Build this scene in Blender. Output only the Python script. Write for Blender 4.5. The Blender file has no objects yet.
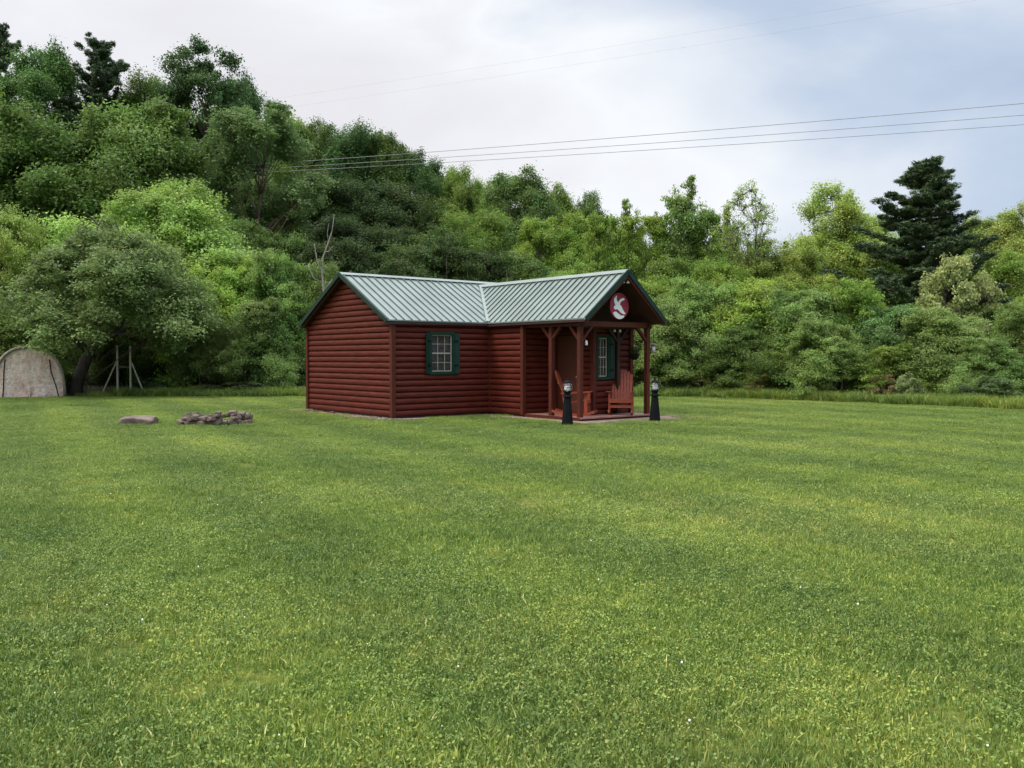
import bpy, math, random
import numpy as np
from mathutils import Vector, Matrix, noise as mnoise
C = bpy.context
scene = C.scene
col = scene.collection
R = math.radians
random.seed(7)
rng = np.random.default_rng(11)

# ------------------------------------------------------------------ camera, world, sun, exposure
F = 890.0; HOR = 358.0; EYE = 1.55
cam_d = bpy.data.cameras.new('camera'); cam = bpy.data.objects.new('camera', cam_d); col.objects.link(cam)
cam.location = (0, 0, EYE); cam.rotation_euler = (R(90) - math.atan(26 / F), 0, 0)
cam_d.sensor_width = 36; cam_d.lens = F / 1024 * 36; cam_d.clip_end = 3000; cam_d.clip_start = .05
scene.camera = cam
SUN_EL, SUN_AZ = 52, -35           # azimuth from +Y, negative = left
w = bpy.data.worlds.new('World'); scene.world = w; w.use_nodes = True
nt = w.node_tree; N_ = nt.nodes; L_ = nt.links; N_.clear()
def nn(t, tree=None, **kw):
    n = (tree or nt).nodes.new(t)
    for k, v in kw.items(): setattr(n, k, v)
    return n
out = nn('ShaderNodeOutputWorld'); bg = nn('ShaderNodeBackground')
sky = nn('ShaderNodeTexSky', sky_type='NISHITA', sun_disc=False)
sky.sun_elevation = R(SUN_EL); sky.sun_rotation = R(180 + 145)
skm = nn('ShaderNodeVectorMath', operation='SCALE'); skm.inputs['Scale'].default_value = .10
L_.new(sky.outputs[0], skm.inputs[0])
tc = nn('ShaderNodeTexCoord')
mp = nn('ShaderNodeMapping'); mp.inputs['Scale'].default_value = (1.0, 1.0, 2.3); mp.inputs['Rotation'].default_value = (0, R(-14), 0)
mp.inputs['Location'].default_value = (3.1, 0.4, .2)
L_.new(tc.outputs['Generated'], mp.inputs[0])
ns = nn('ShaderNodeTexNoise'); ns.inputs['Scale'].default_value = 2.6; ns.inputs['Detail'].default_value = 7; ns.inputs['Roughness'].default_value = .48
ns.inputs['Distortion'].default_value = .35
L_.new(mp.outputs[0], ns.inputs[0])
dt = nn('ShaderNodeVectorMath', operation='DOT_PRODUCT'); dt.inputs[1].default_value = Vector((-0.80, .25, .52)).normalized()
L_.new(tc.outputs['Generated'], dt.inputs[0])
ma = nn('ShaderNodeMath', operation='MULTIPLY_ADD'); ma.inputs[1].default_value = .58; ma.inputs[2].default_value = .015
L_.new(dt.outputs['Value'], ma.inputs[0])
ad = nn('ShaderNodeMath', operation='ADD'); L_.new(ma.outputs[0], ad.inputs[0]); L_.new(ns.outputs[0], ad.inputs[1])
rp = nn('ShaderNodeValToRGB'); L_.new(ad.outputs[0], rp.inputs[0])
e = rp.color_ramp.elements
e[0].position = .40; e[0].color = (.43, .53, .69, 1)
e[1].position = .98; e[1].color = (.80, .79, .82, 1)
for p_, c_ in ((.54, (.54, .63, .77, 1)), (.66, (.74, .79, .87, 1)), (.78, (.92, .94, .97, 1)), (.87, (.86, .86, .89, 1))):
    x = rp.color_ramp.elements.new(p_); x.color = c_
# an overcast sky is brighter overhead than at the horizon
sx = nn('ShaderNodeSeparateXYZ'); L_.new(tc.outputs['Generated'], sx.inputs[0])
mz = nn('ShaderNodeMapRange'); mz.inputs[1].default_value = .38; mz.inputs[2].default_value = 1; mz.inputs[3].default_value = 1; mz.inputs[4].default_value = 4.6
L_.new(sx.outputs['Z'], mz.inputs[0])
sc = nn('ShaderNodeVectorMath', operation='SCALE'); L_.new(rp.outputs[0], sc.inputs[0]); L_.new(mz.outputs[0], sc.inputs['Scale'])
mx = nn('ShaderNodeMix', data_type='RGBA'); mx.inputs[0].default_value = .92
L_.new(skm.outputs[0], mx.inputs[6]); L_.new(sc.outputs[0], mx.inputs[7])
L_.new(mx.outputs[2], bg.inputs[0]); bg.inputs[1].default_value = .80; L_.new(bg.outputs[0], out.inputs[0])
sd = bpy.data.lights.new('sun', 'SUN'); sd.energy = 1.5; sd.angle = R(14); sd.color = (1, .95, .87)
so = bpy.data.objects.new('sun', sd); col.objects.link(so)
az, el = R(-110), R(SUN_EL)          # high light from the left, a little behind the camera
dv = Vector((math.sin(az) * math.cos(el), math.cos(az) * math.cos(el), math.sin(el)))
so.rotation_euler = dv.to_track_quat('Z', 'Y').to_euler()
sky.sun_rotation = az % (2 * math.pi)
vs = scene.view_settings
vs.view_transform = 'Standard'; vs.look = 'None'; vs.exposure = .45; vs.gamma = 1

# ------------------------------------------------------------------ helpers
def tag(o, label=None, cat=None, group=None, kind=None):
    if label: o['label'] = label
    if cat: o['category'] = cat
    if group: o['group'] = group
    if kind: o['kind'] = kind
    return o
def empty(name, loc=(0, 0, 0), rz=0):
    o = bpy.data.objects.new(name, None); col.objects.link(o); o.location = loc; o.rotation_euler = (0, 0, rz); o.empty_display_size = .2
    return o
class MB:
    def __init__(s): s.v = []; s.f = []
    def poly(s, pts):
        b = len(s.v); s.v += [tuple(p) for p in pts]; s.f.append(tuple(range(b, b + len(pts))))
    def box(s, c, d, M=None):
        b = len(s.v); hx, hy, hz = d[0] / 2, d[1] / 2, d[2] / 2
        for z in (-hz, hz):
            for x, y in ((-hx, -hy), (hx, -hy), (hx, hy), (-hx, hy)):
                p = Vector((x, y, z))
                if M is not None: p = M @ p
                s.v.append(tuple(p + Vector(c)))
        for q in ((0, 3, 2, 1), (4, 5, 6, 7), (0, 1, 5, 4), (1, 2, 6, 5), (2, 3, 7, 6), (3, 0, 4, 7)):
            s.f.append(tuple(b + i for i in q))
        return s
    def bar(s, a, b_, w_, h_, up=(0, 0, 1)):
        a = Vector(a); b_ = Vector(b_); d = (b_ - a); l = d.length; d.normalize()
        u = Vector(up); sd_ = d.cross(u)
        if sd_.length < 1e-4: sd_ = d.cross(Vector((1, 0, 0)))
        sd_.normalize(); u = sd_.cross(d)
        M = Matrix((d, sd_, u)).transposed()
        return s.box((a + b_) / 2, (l, w_, h_), M)
    def tube(s, pts, rad, n=7, cap=True):
        pts = [Vector(p) for p in pts]; b0 = len(s.v); k = len(pts); ref = Vector((.31, .17, .93)).normalized()
        for i, p in enumerate(pts):
            d = (pts[min(i + 1, k - 1)] - pts[max(i - 1, 0)]).normalized()
            a = d.cross(ref)
            if a.length < .05: a = d.cross(Vector((1, 0, 0)))
            a.normalize(); b = d.cross(a); r = rad[i] if hasattr(rad, '__len__') else rad
            for j in range(n):
                t = 2 * math.pi * j / n
                s.v.append(tuple(p + a * (math.cos(t) * r) + b * (math.sin(t) * r)))
        for i in range(k - 1):
            for j in range(n):
                q = b0 + i * n; s.f.append((q + j, q + (j + 1) % n, q + n + (j + 1) % n, q + n + j))
        if cap:
            s.f.append(tuple(b0 + j for j in range(n))[::-1]); s.f.append(tuple(b0 + (k - 1) * n + j for j in range(n)))
        return s
    def lathe(s, prof, c=(0, 0, 0), n=20):
        b0 = len(s.v)
        for r, z in prof:
            for j in range(n):
                t = 2 * math.pi * j / n; s.v.append((c[0] + r * math.cos(t), c[1] + r * math.sin(t), c[2] + z))
        for i in range(len(prof) - 1):
            for j in range(n):
                q = b0 + i * n; s.f.append((q + j, q + (j + 1) % n, q + n + (j + 1) % n, q + n + j))
        s.f.append(tuple(b0 + j for j in range(n))[::-1]); s.f.append(tuple(b0 + (len(prof) - 1) * n + j for j in range(n)))
        return s
    def build(s, name, mat, parent=None, smooth=False, bevel=0):
        me = bpy.data.meshes.new(name); me.from_pydata(s.v, [], s.f); me.materials.append(mat)
        if smooth: me.polygons.foreach_set('use_smooth', [True] * len(me.polygons))
        me.update()
        o = bpy.data.objects.new(name, me); col.objects.link(o)
        if parent: o.parent = parent
        if bevel:
            m = o.modifiers.new('bevel', 'BEVEL'); m.width = bevel; m.segments = 2; m.limit_method = 'ANGLE'
        return o
def np_mesh(name, V, faces, mats, smooth=False):
    """V (n,3), faces (m,k) constant k"""
    me = bpy.data.meshes.new(name); m, k = faces.shape
    me.vertices.add(len(V)); me.vertices.foreach_set('co', np.ascontiguousarray(V, dtype=np.float32).ravel())
    me.loops.add(m * k); me.loops.foreach_set('vertex_index', faces.astype(np.int32).ravel())
    me.polygons.add(m); me.polygons.foreach_set('loop_start', np.arange(0, m * k, k, dtype=np.int32))
    if smooth: me.polygons.foreach_set('use_smooth', np.ones(m, dtype=bool))
    for mt in mats: me.materials.append(mt)
    me.update(calc_edges=True)
    return me
def link(me, name, parent=None):
    o = bpy.data.objects.new(name, me); col.objects.link(o)
    if parent: o.parent = parent
    return o

# ------------------------------------------------------------------ materials
def newmat(name):
    m = bpy.data.materials.new(name); m.use_nodes = True; t = m.node_tree
    return m, t, t.nodes['Principled BSDF']
def noise_node(t, scale, detail=4, coord='Object', stretch=None, rough=.55):
    tc = t.nodes.new('ShaderNodeTexCoord'); n = t.nodes.new('ShaderNodeTexNoise')
    n.inputs['Scale'].default_value = scale; n.inputs['Detail'].default_value = detail; n.inputs['Roughness'].default_value = rough
    if coord == 'World':
        g = t.nodes.new('ShaderNodeNewGeometry'); src = g.outputs['Position']
    else: src = tc.outputs[coord]
    if stretch:
        mp = t.nodes.new('ShaderNodeMapping'); mp.inputs['Scale'].default_value = stretch[:3]
        if len(stretch) > 3: mp.inputs['Rotation'].default_value = (0, 0, stretch[3])
        t.links.new(src, mp.inputs[0]); src = mp.outputs[0]
    t.links.new(src, n.inputs[0]); return n
def ramp(t, src, stops):
    r = t.nodes.new('ShaderNodeValToRGB'); t.links.new(src, r.inputs[0]); e = r.color_ramp.elements
    e[0].position = stops[0][0]; e[0].color = (*stops[0][1], 1); e[1].position = stops[-1][0]; e[1].color = (*stops[-1][1], 1)
    for p, c in stops[1:-1]: x = e.new(p); x.color = (*c, 1)
    return r
def mat(name, c0, c1, scale=6, rough=.6, bump=0.0, stretch=None, metallic=0, spec=.5, coord='Object', bscale=None, detail=5):
    m, t, b = newmat(name); n = noise_node(t, scale, detail, coord, stretch)
    r = ramp(t, n.outputs[0], [(.3, c0), (.7, c1)]); t.links.new(r.outputs[0], b.inputs['Base Color'])
    b.inputs['Roughness'].default_value = rough; b.inputs['Metallic'].default_value = metallic; b.inputs['Specular IOR Level'].default_value = spec
    if bump:
        n2 = noise_node(t, bscale or scale * 3, 6, coord, stretch)
        bp = t.nodes.new('ShaderNodeBump'); bp.inputs['Strength'].default_value = bump; bp.inputs['Distance'].default_value = .02
        t.links.new(n2.outputs[0], bp.inputs['Height']); t.links.new(bp.outputs[0], b.inputs['Normal'])
    return m
M = {}
M['log'] = mat('red_stained_logs', (.064, .0108, .0060), (.122, .0212, .0116), 2.2, .55, .3, (1.2, 1.2, 9), bscale=8, spec=.2)
M['log_y'] = M['log']
M['trim'] = mat('stained_trim', (.060, .0135, .0072), (.100, .022, .012), 5, .6, .2, (5, 5, 1), spec=.2)
M['dark_trim'] = mat('dark_wood_with_shade', (.022, .007, .005), (.045, .012, .008), 5, .55, .2)  # dark wood; shade of the unlit porch post and skid gap included in the tone
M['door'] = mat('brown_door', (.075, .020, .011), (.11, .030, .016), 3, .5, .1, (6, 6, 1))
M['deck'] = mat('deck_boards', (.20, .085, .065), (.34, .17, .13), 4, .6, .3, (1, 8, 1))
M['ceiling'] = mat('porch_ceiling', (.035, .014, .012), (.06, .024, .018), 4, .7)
M['roof'] = mat('pale_green_metal', (.150, .188, .165), (.205, .245, .220), 1.4, .42, .06, metallic=.2, spec=.4)
M['rib'] = mat('shaded_green_ribs', (.035, .06, .048), (.055, .09, .075), 1.4, .45)  # darker green than the sheets, with the ribs' shadow lines put into the colour
M['green'] = mat('dark_green_metal', (.004, .020, .012), (.008, .034, .021), 5, .5, spec=.3)
M['shutter'] = mat('green_paint', (.004, .022, .012), (.007, .038, .020), 5, .6, .1, spec=.25)
M['black'] = mat('black_paint', (.004, .004, .005), (.008, .008, .009), 5, .7, .05, spec=.12)
M['chair'] = mat('chair_wood', (.20, .038, .017), (.33, .076, .036), 7, .5, .2, (6, 6, 1.2), spec=.3)
M['white'] = mat('white_plastic', (.82, .82, .80), (.88, .88, .86), 5, .4)
M['blind'] = mat('blinds', (.12, .095, .09), (.34, .27, .25), 9, .7)
M['inside'] = mat('room_dark', (.012, .011, .01), (.03, .026, .022), 4, .8)
M['sign'] = mat('sign_crimson', (.24, .008, .024), (.30, .012, .034), 4, .4)
M['gravel'] = mat('gravel_mulch', (.10, .06, .045), (.36, .25, .20), 60, .9, .8, bscale=90)
M['stone'] = mat('field_stone', (.045, .028, .019), (.20, .145, .11), 5, .8, .6, bscale=14)
M['ash'] = mat('ash', (.012, .011, .010), (.07, .065, .06), 9, .95, .6)
M['pebble'] = mat('pebbles', (.14, .09, .07), (.42, .32, .26), 9, .8)
M['bark'] = mat('grey_bark', (.035, .027, .02), (.13, .10, .08), 5, .85, .8, (3, 3, .6), coord='World')
M['bark_dark'] = mat('dark_bark', (.014, .011, .008), (.05, .038, .03), 5, .85, .8, (3, 3, .6), coord='World')
M['bark_red'] = mat('reddish_bark', (.075, .042, .030), (.20, .125, .095), 5, .85, .8, (3, 3, .6), coord='World')
M['pale_wood'] = mat('weathered_wood', (.26, .23, .18), (.42, .38, .31), 6, .75, .3, (6, 6, 1))
M['dead_wood'] = mat('dead_wood', (.16, .14, .115), (.30, .27, .23), 6, .8, .3)
M['wire'] = mat('cable', (.22, .21, .21), (.26, .25, .25), 2, .5)
m, t, b = newmat('glass'); b.inputs['Base Color'].default_value = (.9, .93, .95, 1); b.inputs['Roughness'].default_value = .05
b.inputs['Transmission Weight'].default_value = 1; b.inputs['IOR'].default_value = 1.45; M['glass'] = m
m, t, b = newmat('window_glass'); b.inputs['Base Color'].default_value = (.06, .065, .065, 1); b.inputs['Roughness'].default_value = .06
b.inputs['Alpha'].default_value = .16; M['pane'] = m
# shelter cover: dusty pinkish tarpaulin with creases; shading of vertical folds streaked into the colour
m, t, b = newmat('tarpaulin'); n = noise_node(t, 2.2, 9, 'Object', (1.6, 1, .45)); r = ramp(t, n.outputs[0], [(.3, (.60, .38, .30)), (.5, (.80, .61, .51)), (.72, (.86, .75, .66))])
n3 = noise_node(t, 12, 6); rr = ramp(t, n3.outputs[0], [(.35, (.62, .6, .58)), (.55, (1, 1, 1))]); mm = t.nodes.new('ShaderNodeMix'); mm.data_type = 'RGBA'; mm.blend_type = 'MULTIPLY'; mm.inputs[0].default_value = .8
t.links.new(r.outputs[0], mm.inputs[6]); t.links.new(rr.outputs[0], mm.inputs[7]); t.links.new(mm.outputs[2], b.inputs['Base Color'])
n2 = noise_node(t, 3, 3); bp = t.nodes.new('ShaderNodeBump'); bp.inputs['Strength'].default_value = .7; bp.inputs['Distance'].default_value = .12
t.links.new(n2.outputs[0], bp.inputs['Height']); t.links.new(bp.outputs[0], b.inputs['Normal']); b.inputs['Roughness'].default_value = .55; M['canvas'] = m
M['canvas_edge'] = mat('tarpaulin_edge', (.17, .14, .11), (.30, .26, .21), 6, .7, .3)

# leaves: colour of the kind from the object's own colour, varied per clump and per leaf
def leaf_mat(name, trans=.4, rough=.5, spec=.25):
    m = bpy.data.materials.new(name); m.use_nodes = True; t = m.node_tree; t.nodes.clear()
    o = t.nodes.new('ShaderNodeOutputMaterial'); oi = t.nodes.new('ShaderNodeObjectInfo'); at = t.nodes.new('ShaderNodeAttribute'); at.attribute_name = 'v'
    mr = t.nodes.new('ShaderNodeMapRange'); mr.inputs[3].default_value = .55; mr.inputs[4].default_value = 1.55; t.links.new(at.outputs['Fac'], mr.inputs[0])
    sc = t.nodes.new('ShaderNodeVectorMath'); sc.operation = 'SCALE'; t.links.new(oi.outputs['Color'], sc.inputs[0]); t.links.new(mr.outputs[0], sc.inputs['Scale'])
    nz = noise_node(t, .55, 3, 'World')
    hs = t.nodes.new('ShaderNodeHueSaturation'); mh = t.nodes.new('ShaderNodeMapRange'); mh.inputs[1].default_value = .3; mh.inputs[2].default_value = .7
    mh.inputs[3].default_value = .473; mh.inputs[4].default_value = .508
    t.links.new(nz.outputs[0], mh.inputs[0]); t.links.new(mh.outputs[0], hs.inputs['Hue']); t.links.new(sc.outputs[0], hs.inputs['Color'])
    p = t.nodes.new('ShaderNodeBsdfPrincipled'); p.inputs['Roughness'].default_value = rough; p.inputs['Specular IOR Level'].default_value = spec
    t.links.new(hs.outputs[0], p.inputs['Base Color'])
    tr = t.nodes.new('ShaderNodeBsdfTranslucent'); t.links.new(hs.outputs[0], tr.inputs[0])
    mx = t.nodes.new('ShaderNodeMixShader'); mx.inputs[0].default_value = trans
    t.links.new(p.outputs[0], mx.inputs[1]); t.links.new(tr.outputs[0], mx.inputs[2]); t.links.new(mx.outputs[0], o.inputs[0])
    return m
M['leaf'] = leaf_mat('leaves'); M['needle'] = leaf_mat('needles', .12, .55, .2)

# lawn colour shared by the ground sheet and the blades: wear, mowing bands and patches by place
def lawn_color(t, soil=False):
    n1 = noise_node(t, .34, 5, 'World', (.5, 1, 1, R(62)))
    n2 = noise_node(t, 1.5, 5, 'World')
    n3 = noise_node(t, .17, 3, 'World', (.12, 1, 1, R(9)))
    r1 = ramp(t, n1.outputs[0], [(.32, (.148, .222, .040)), (.5, (.202, .276, .050)), (.68, (.258, .318, .066))])
    r2 = ramp(t, n2.outputs[0], [(.28, (.80, .86, .88)), (.5, (.98, 1, 1)), (.72, (1.18, 1.09, 1.08))])
    r3 = ramp(t, n3.outputs[0], [(.40, (.90, .92, .92)), (.6, (1.08, 1.06, 1.04))])
    a = t.nodes.new('ShaderNodeVectorMath'); a.operation = 'MULTIPLY'; t.links.new(r1.outputs[0], a.inputs[0]); t.links.new(r2.outputs[0], a.inputs[1])
    b = t.nodes.new('ShaderNodeVectorMath'); b.operation = 'MULTIPLY'; t.links.new(a.outputs[0], b.inputs[0]); t.links.new(r3.outputs[0], b.inputs[1])
    # mower passes: light and dark bands about a metre wide crossing the lawn
    g = t.nodes.new('ShaderNodeNewGeometry'); mp = t.nodes.new('ShaderNodeMapping'); mp.inputs['Rotation'].default_value = (0, 0, R(61))
    t.links.new(g.outputs['Position'], mp.inputs[0])
    wv = t.nodes.new('ShaderNodeTexWave'); wv.bands_direction = 'Y'; wv.inputs['Scale'].default_value = .15; wv.inputs['Distortion'].default_value = 1.6
    wv.inputs['Detail'].default_value = 2; wv.inputs['Detail Scale'].default_value = .35; t.links.new(mp.outputs[0], wv.inputs[0])
    r4 = ramp(t, wv.outputs['Fac'], [(.2, (.88, .90, .92)), (.8, (1.12, 1.09, 1.03))])
    c = t.nodes.new('ShaderNodeVectorMath'); c.operation = 'MULTIPLY'; t.links.new(b.outputs[0], c.inputs[0]); t.links.new(r4.outputs[0], c.inputs[1])
    n5 = noise_node(t, 9, 4, 'World'); r5 = ramp(t, n5.outputs[0], [(.32, (.70, .76, .74)), (.5, (1, 1, 1)), (.68, (1.30, 1.20, 1.18))])
    d5 = t.nodes.new('ShaderNodeVectorMath'); d5.operation = 'MULTIPLY'; t.links.new(c.outputs[0], d5.inputs[0]); t.links.new(r5.outputs[0], d5.inputs[1])
    return d5.outputs[0]
m, t, b = newmat('lawn_ground'); lc = lawn_color(t); sc_ = t.nodes.new('ShaderNodeVectorMath'); sc_.operation = 'SCALE'; sc_.inputs['Scale'].default_value = .5
t.links.new(lc, sc_.inputs[0])
n = noise_node(t, 30, 6, 'World'); r = ramp(t, n.outputs[0], [(.3, (.45, .4, .5)), (.7, (1.3, 1.2, 1.1))]); mm = t.nodes.new('ShaderNodeVectorMath'); mm.operation = 'MULTIPLY'
t.links.new(sc_.outputs[0], mm.inputs[0]); t.links.new(r.outputs[0], mm.inputs[1]); t.links.new(mm.outputs[0], b.inputs['Base Color'])
b.inputs['Roughness'].default_value = .9; b.inputs['Specular IOR Level'].default_value = .1
bp = t.nodes.new('ShaderNodeBump'); bp.inputs['Strength'].default_value = .8; bp.inputs['Distance'].default_value = .03; t.links.new(n.outputs[0], bp.inputs['Height']); t.links.new(bp.outputs[0], b.inputs['Normal'])
M['lawn'] = m
def blade_mat(name, mult=1.0):
    m = bpy.data.materials.new(name); m.use_nodes = True; t = m.node_tree; t.nodes.clear(); o = t.nodes.new('ShaderNodeOutputMaterial')
    lc = lawn_color(t); at = t.nodes.new('ShaderNodeAttribute'); at.attribute_name = 'v'
    r = ramp(t, at.outputs['Fac'], [(0, (.40, .55, .5)), (.45, (.92, .98, .95)), (.75, (1.5, 1.32, 1.4)), (.93, (2.1, 1.6, 2.2)), (1, (3.4, 2.4, 5.0))])
    a = t.nodes.new('ShaderNodeVectorMath'); a.operation = 'MULTIPLY'; t.links.new(lc, a.inputs[0]); t.links.new(r.outputs[0], a.inputs[1])
    s = t.nodes.new('ShaderNodeVectorMath'); s.operation = 'SCALE'; s.inputs['Scale'].default_value = mult; t.links.new(a.outputs[0], s.inputs[0])
    p = t.nodes.new('ShaderNodeBsdfPrincipled'); p.inputs['Roughness'].default_value = .5; p.inputs['Specular IOR Level'].default_value = .3
    t.links.new(s.outputs[0], p.inputs['Base Color']); tr = t.nodes.new('ShaderNodeBsdfTranslucent'); t.links.new(s.outputs[0], tr.inputs[0])
    mx = t.nodes.new('ShaderNodeMixShader'); mx.inputs[0].default_value = .3; t.links.new(p.outputs[0], mx.inputs[1]); t.links.new(tr.outputs[0], mx.inputs[2]); t.links.new(mx.outputs[0], o.inputs[0])
    return m
M['blade'] = blade_mat('grass_blades'); M['tall_blade'] = blade_mat('tall_grass_blades', .95)
M['forest_floor'] = mat('forest_floor', (.012, .016, .008), (.035, .040, .018), 1.2, .95, .8, coord='World', bscale=6)

# ------------------------------------------------------------------ ground and hills
def smooth(x): x = min(max(x, 0), 1); return x * x * (3 - 2 * x)
def interp(x, xs, ys):
    return float(np.interp(x, xs, ys))
def edge_depth(px):                       # where the mown lawn ends, as seen along image column px
    return interp(px, (-400, 0, 300, 690, 850, 1024, 1400), (36, 35.5, 35.5, 35.2, 31, 26.5, 22))
def ridge_z(px):
    return interp(px, (-700, -100, 0, 200, 260, 340, 430, 500, 640, 760, 900, 1100, 1700), (20, 19, 18, 15.5, 12, 9, 6.2, 4.5, 3.0, 2.0, 1.8, 2, 2.5))
def ground(x, y):
    if y < 30: return 0.0
    px = 512 + F * x / y
    b = edge_depth(px) + 6
    return ridge_z(px) * smooth((y - b) / (100 - b)) if y < 100 else ridge_z(px) * (1 + .0006 * (y - 100))
xs = np.concatenate([np.linspace(-900, -160, 8), np.arange(-150, 151, 3.0), np.linspace(160, 900, 8)])
ys = np.concatenate([np.array([-300, -60, -10]), np.arange(0, 130, 2.5), np.array([140, 170, 220, 320, 500, 900])])
V = []; Fc = []
def mkgrid(name, xs, ys, zf, mt, kind='structure'):
    V = np.array([[x, y, zf(x, y)] for y in ys for x in xs]); nx = len(xs)
    ii, jj = np.meshgrid(np.arange(len(ys) - 1), np.arange(nx - 1), indexing='ij'); q = (ii * nx + jj).ravel()
    fa = np.stack([q, q + 1, q + nx + 1, q + nx], 1)
    o = link(np_mesh(name, V, fa, [mt], True), name); o['kind'] = kind; return o
# lawn sheet to the mown edge and beyond; hills start under it and rise behind
mkgrid('lawn', np.concatenate([np.linspace(-900, -120, 6), np.arange(-110, 111, 5.0), np.linspace(120, 900, 6)]), np.array([-300, -60, -10, 0, 10, 20, 30, 40, 48, 200, 900]),
       lambda x, y: 0 if y <= 42 else -.6, M['lawn'])
def hill_z(x, y):
    px = 512 + F * x / max(y, 1); e_ = edge_depth(px)
    return -.35 + .36 * smooth((y - e_ + .8) / 1.6) + ground(x, y)
mkgrid('hills', xs, np.concatenate([np.arange(18, 46, 1.0), np.arange(47, 130, 2.5), [140, 170, 220, 320, 500, 900]]), hill_z, M['forest_floor'])

# ------------------------------------------------------------------ grass
def blades(n, rad, h0, h1, wd, seed, broad=0, lean=.55):
    g = np.random.default_rng(seed)
    r = rad * np.sqrt(g.random(n)); th = g.random(n) * 6.283
    # loose tufts
    k = 26; tc_ = np.stack([rad * np.sqrt(g.random(k)) * np.cos(a := g.random(k) * 6.283), rad * np.sqrt(g.random(k)) * np.sin(a)], 1)
    P = np.stack([r * np.cos(th), r * np.sin(th)], 1); own = g.integers(0, k, n); tuft = g.random(n) < .45
    P[tuft] = tc_[own[tuft]] + g.normal(0, .028, (tuft.sum(), 2))
    H = h0 + (h1 - h0) * g.random(n) ** 1.6; W = wd * (.6 + .8 * g.random(n))
    la = g.random(n) * 6.283; le = lean * (.15 + 2.0 * g.random(n) ** 1.5) * H
    D = np.stack([np.cos(la), np.sin(la)], 1); sa = la + 1.57 + g.normal(0, .5, n); S = np.stack([np.cos(sa), np.sin(sa)], 1)
    V = np.zeros((n, 5, 3)); V[:, 0, :2] = P - S * W[:, None] / 2; V[:, 1, :2] = P + S * W[:, None] / 2
    mid = P + D * (le * .35)[:, None]; V[:, 2, :2] = mid + S * W[:, None] * .42; V[:, 3, :2] = mid - S * W[:, None] * .42
    V[:, 2, 2] = V[:, 3, 2] = H * .6; V[:, 4, :2] = P + D * le[:, None]; V[:, 4, 2] = H
    i = np.arange(n)[:, None] * 5
    # quad + tri as three triangles
    fa = np.concatenate([i + np.array([[0, 1, 2]]), i + np.array([[0, 2, 3]]), i + np.array([[3, 2, 4]])], 1).reshape(-1, 3)
    v = np.clip(g.beta(1.7, 2.4, n) + (g.random(n) < .012) * .6, 0, 1); tv = g.normal(0, .13, k); v[tuft] = np.clip(v[tuft] + tv[own[tuft]], 0, .93)
    vv = np.repeat(v, 3)
    V = V.reshape(-1, 3)
    if broad:                                   # clover and plantain: small flat leaves
        m = broad; rr_ = rad * np.sqrt(g.random(m)); ta = g.random(m) * 6.283; cpos = np.stack([rr_ * np.cos(ta), rr_ * np.sin(ta)], 1); hh = .012 + g.random(m) * .03; a0 = g.random(m) * 6.283; s = .003 + g.random(m) * .0042
        Q = np.zeros((m, 4, 3)); tl = g.normal(0, .5, (m, 4))
        for j in range(4):
            a = a0 + j * 1.5708; Q[:, j, 0] = cpos[:, 0] + np.cos(a) * s; Q[:, j, 1] = cpos[:, 1] + np.sin(a) * s; Q[:, j, 2] = hh + tl[:, j % 2] * s * (1 if j < 2 else -1)
        b = len(V) + np.arange(m)[:, None] * 4
        fb = np.concatenate([b + np.array([[0, 1, 2]]), b + np.array([[0, 2, 3]])], 1).reshape(-1, 3)
        V = np.concatenate([V, Q.reshape(-1, 3)]); fa = np.concatenate([fa, fb]); vv = np.concatenate([vv, np.repeat(.05 + .75 * g.random(m) ** 1.2, 2)])
    return V, fa, vv
def patch_obj(name, *a, mt='blade', **k):
    V, fa, vv = blades(*a, **k); me = np_mesh(name, V, fa, [M[mt]])
    at = me.attributes.new('v', 'FLOAT', 'FACE'); at.data.foreach_set('value', vv.astype(np.float32))
    return bpy.data.objects.new(name, me)        # source geometry only, not linked
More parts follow.
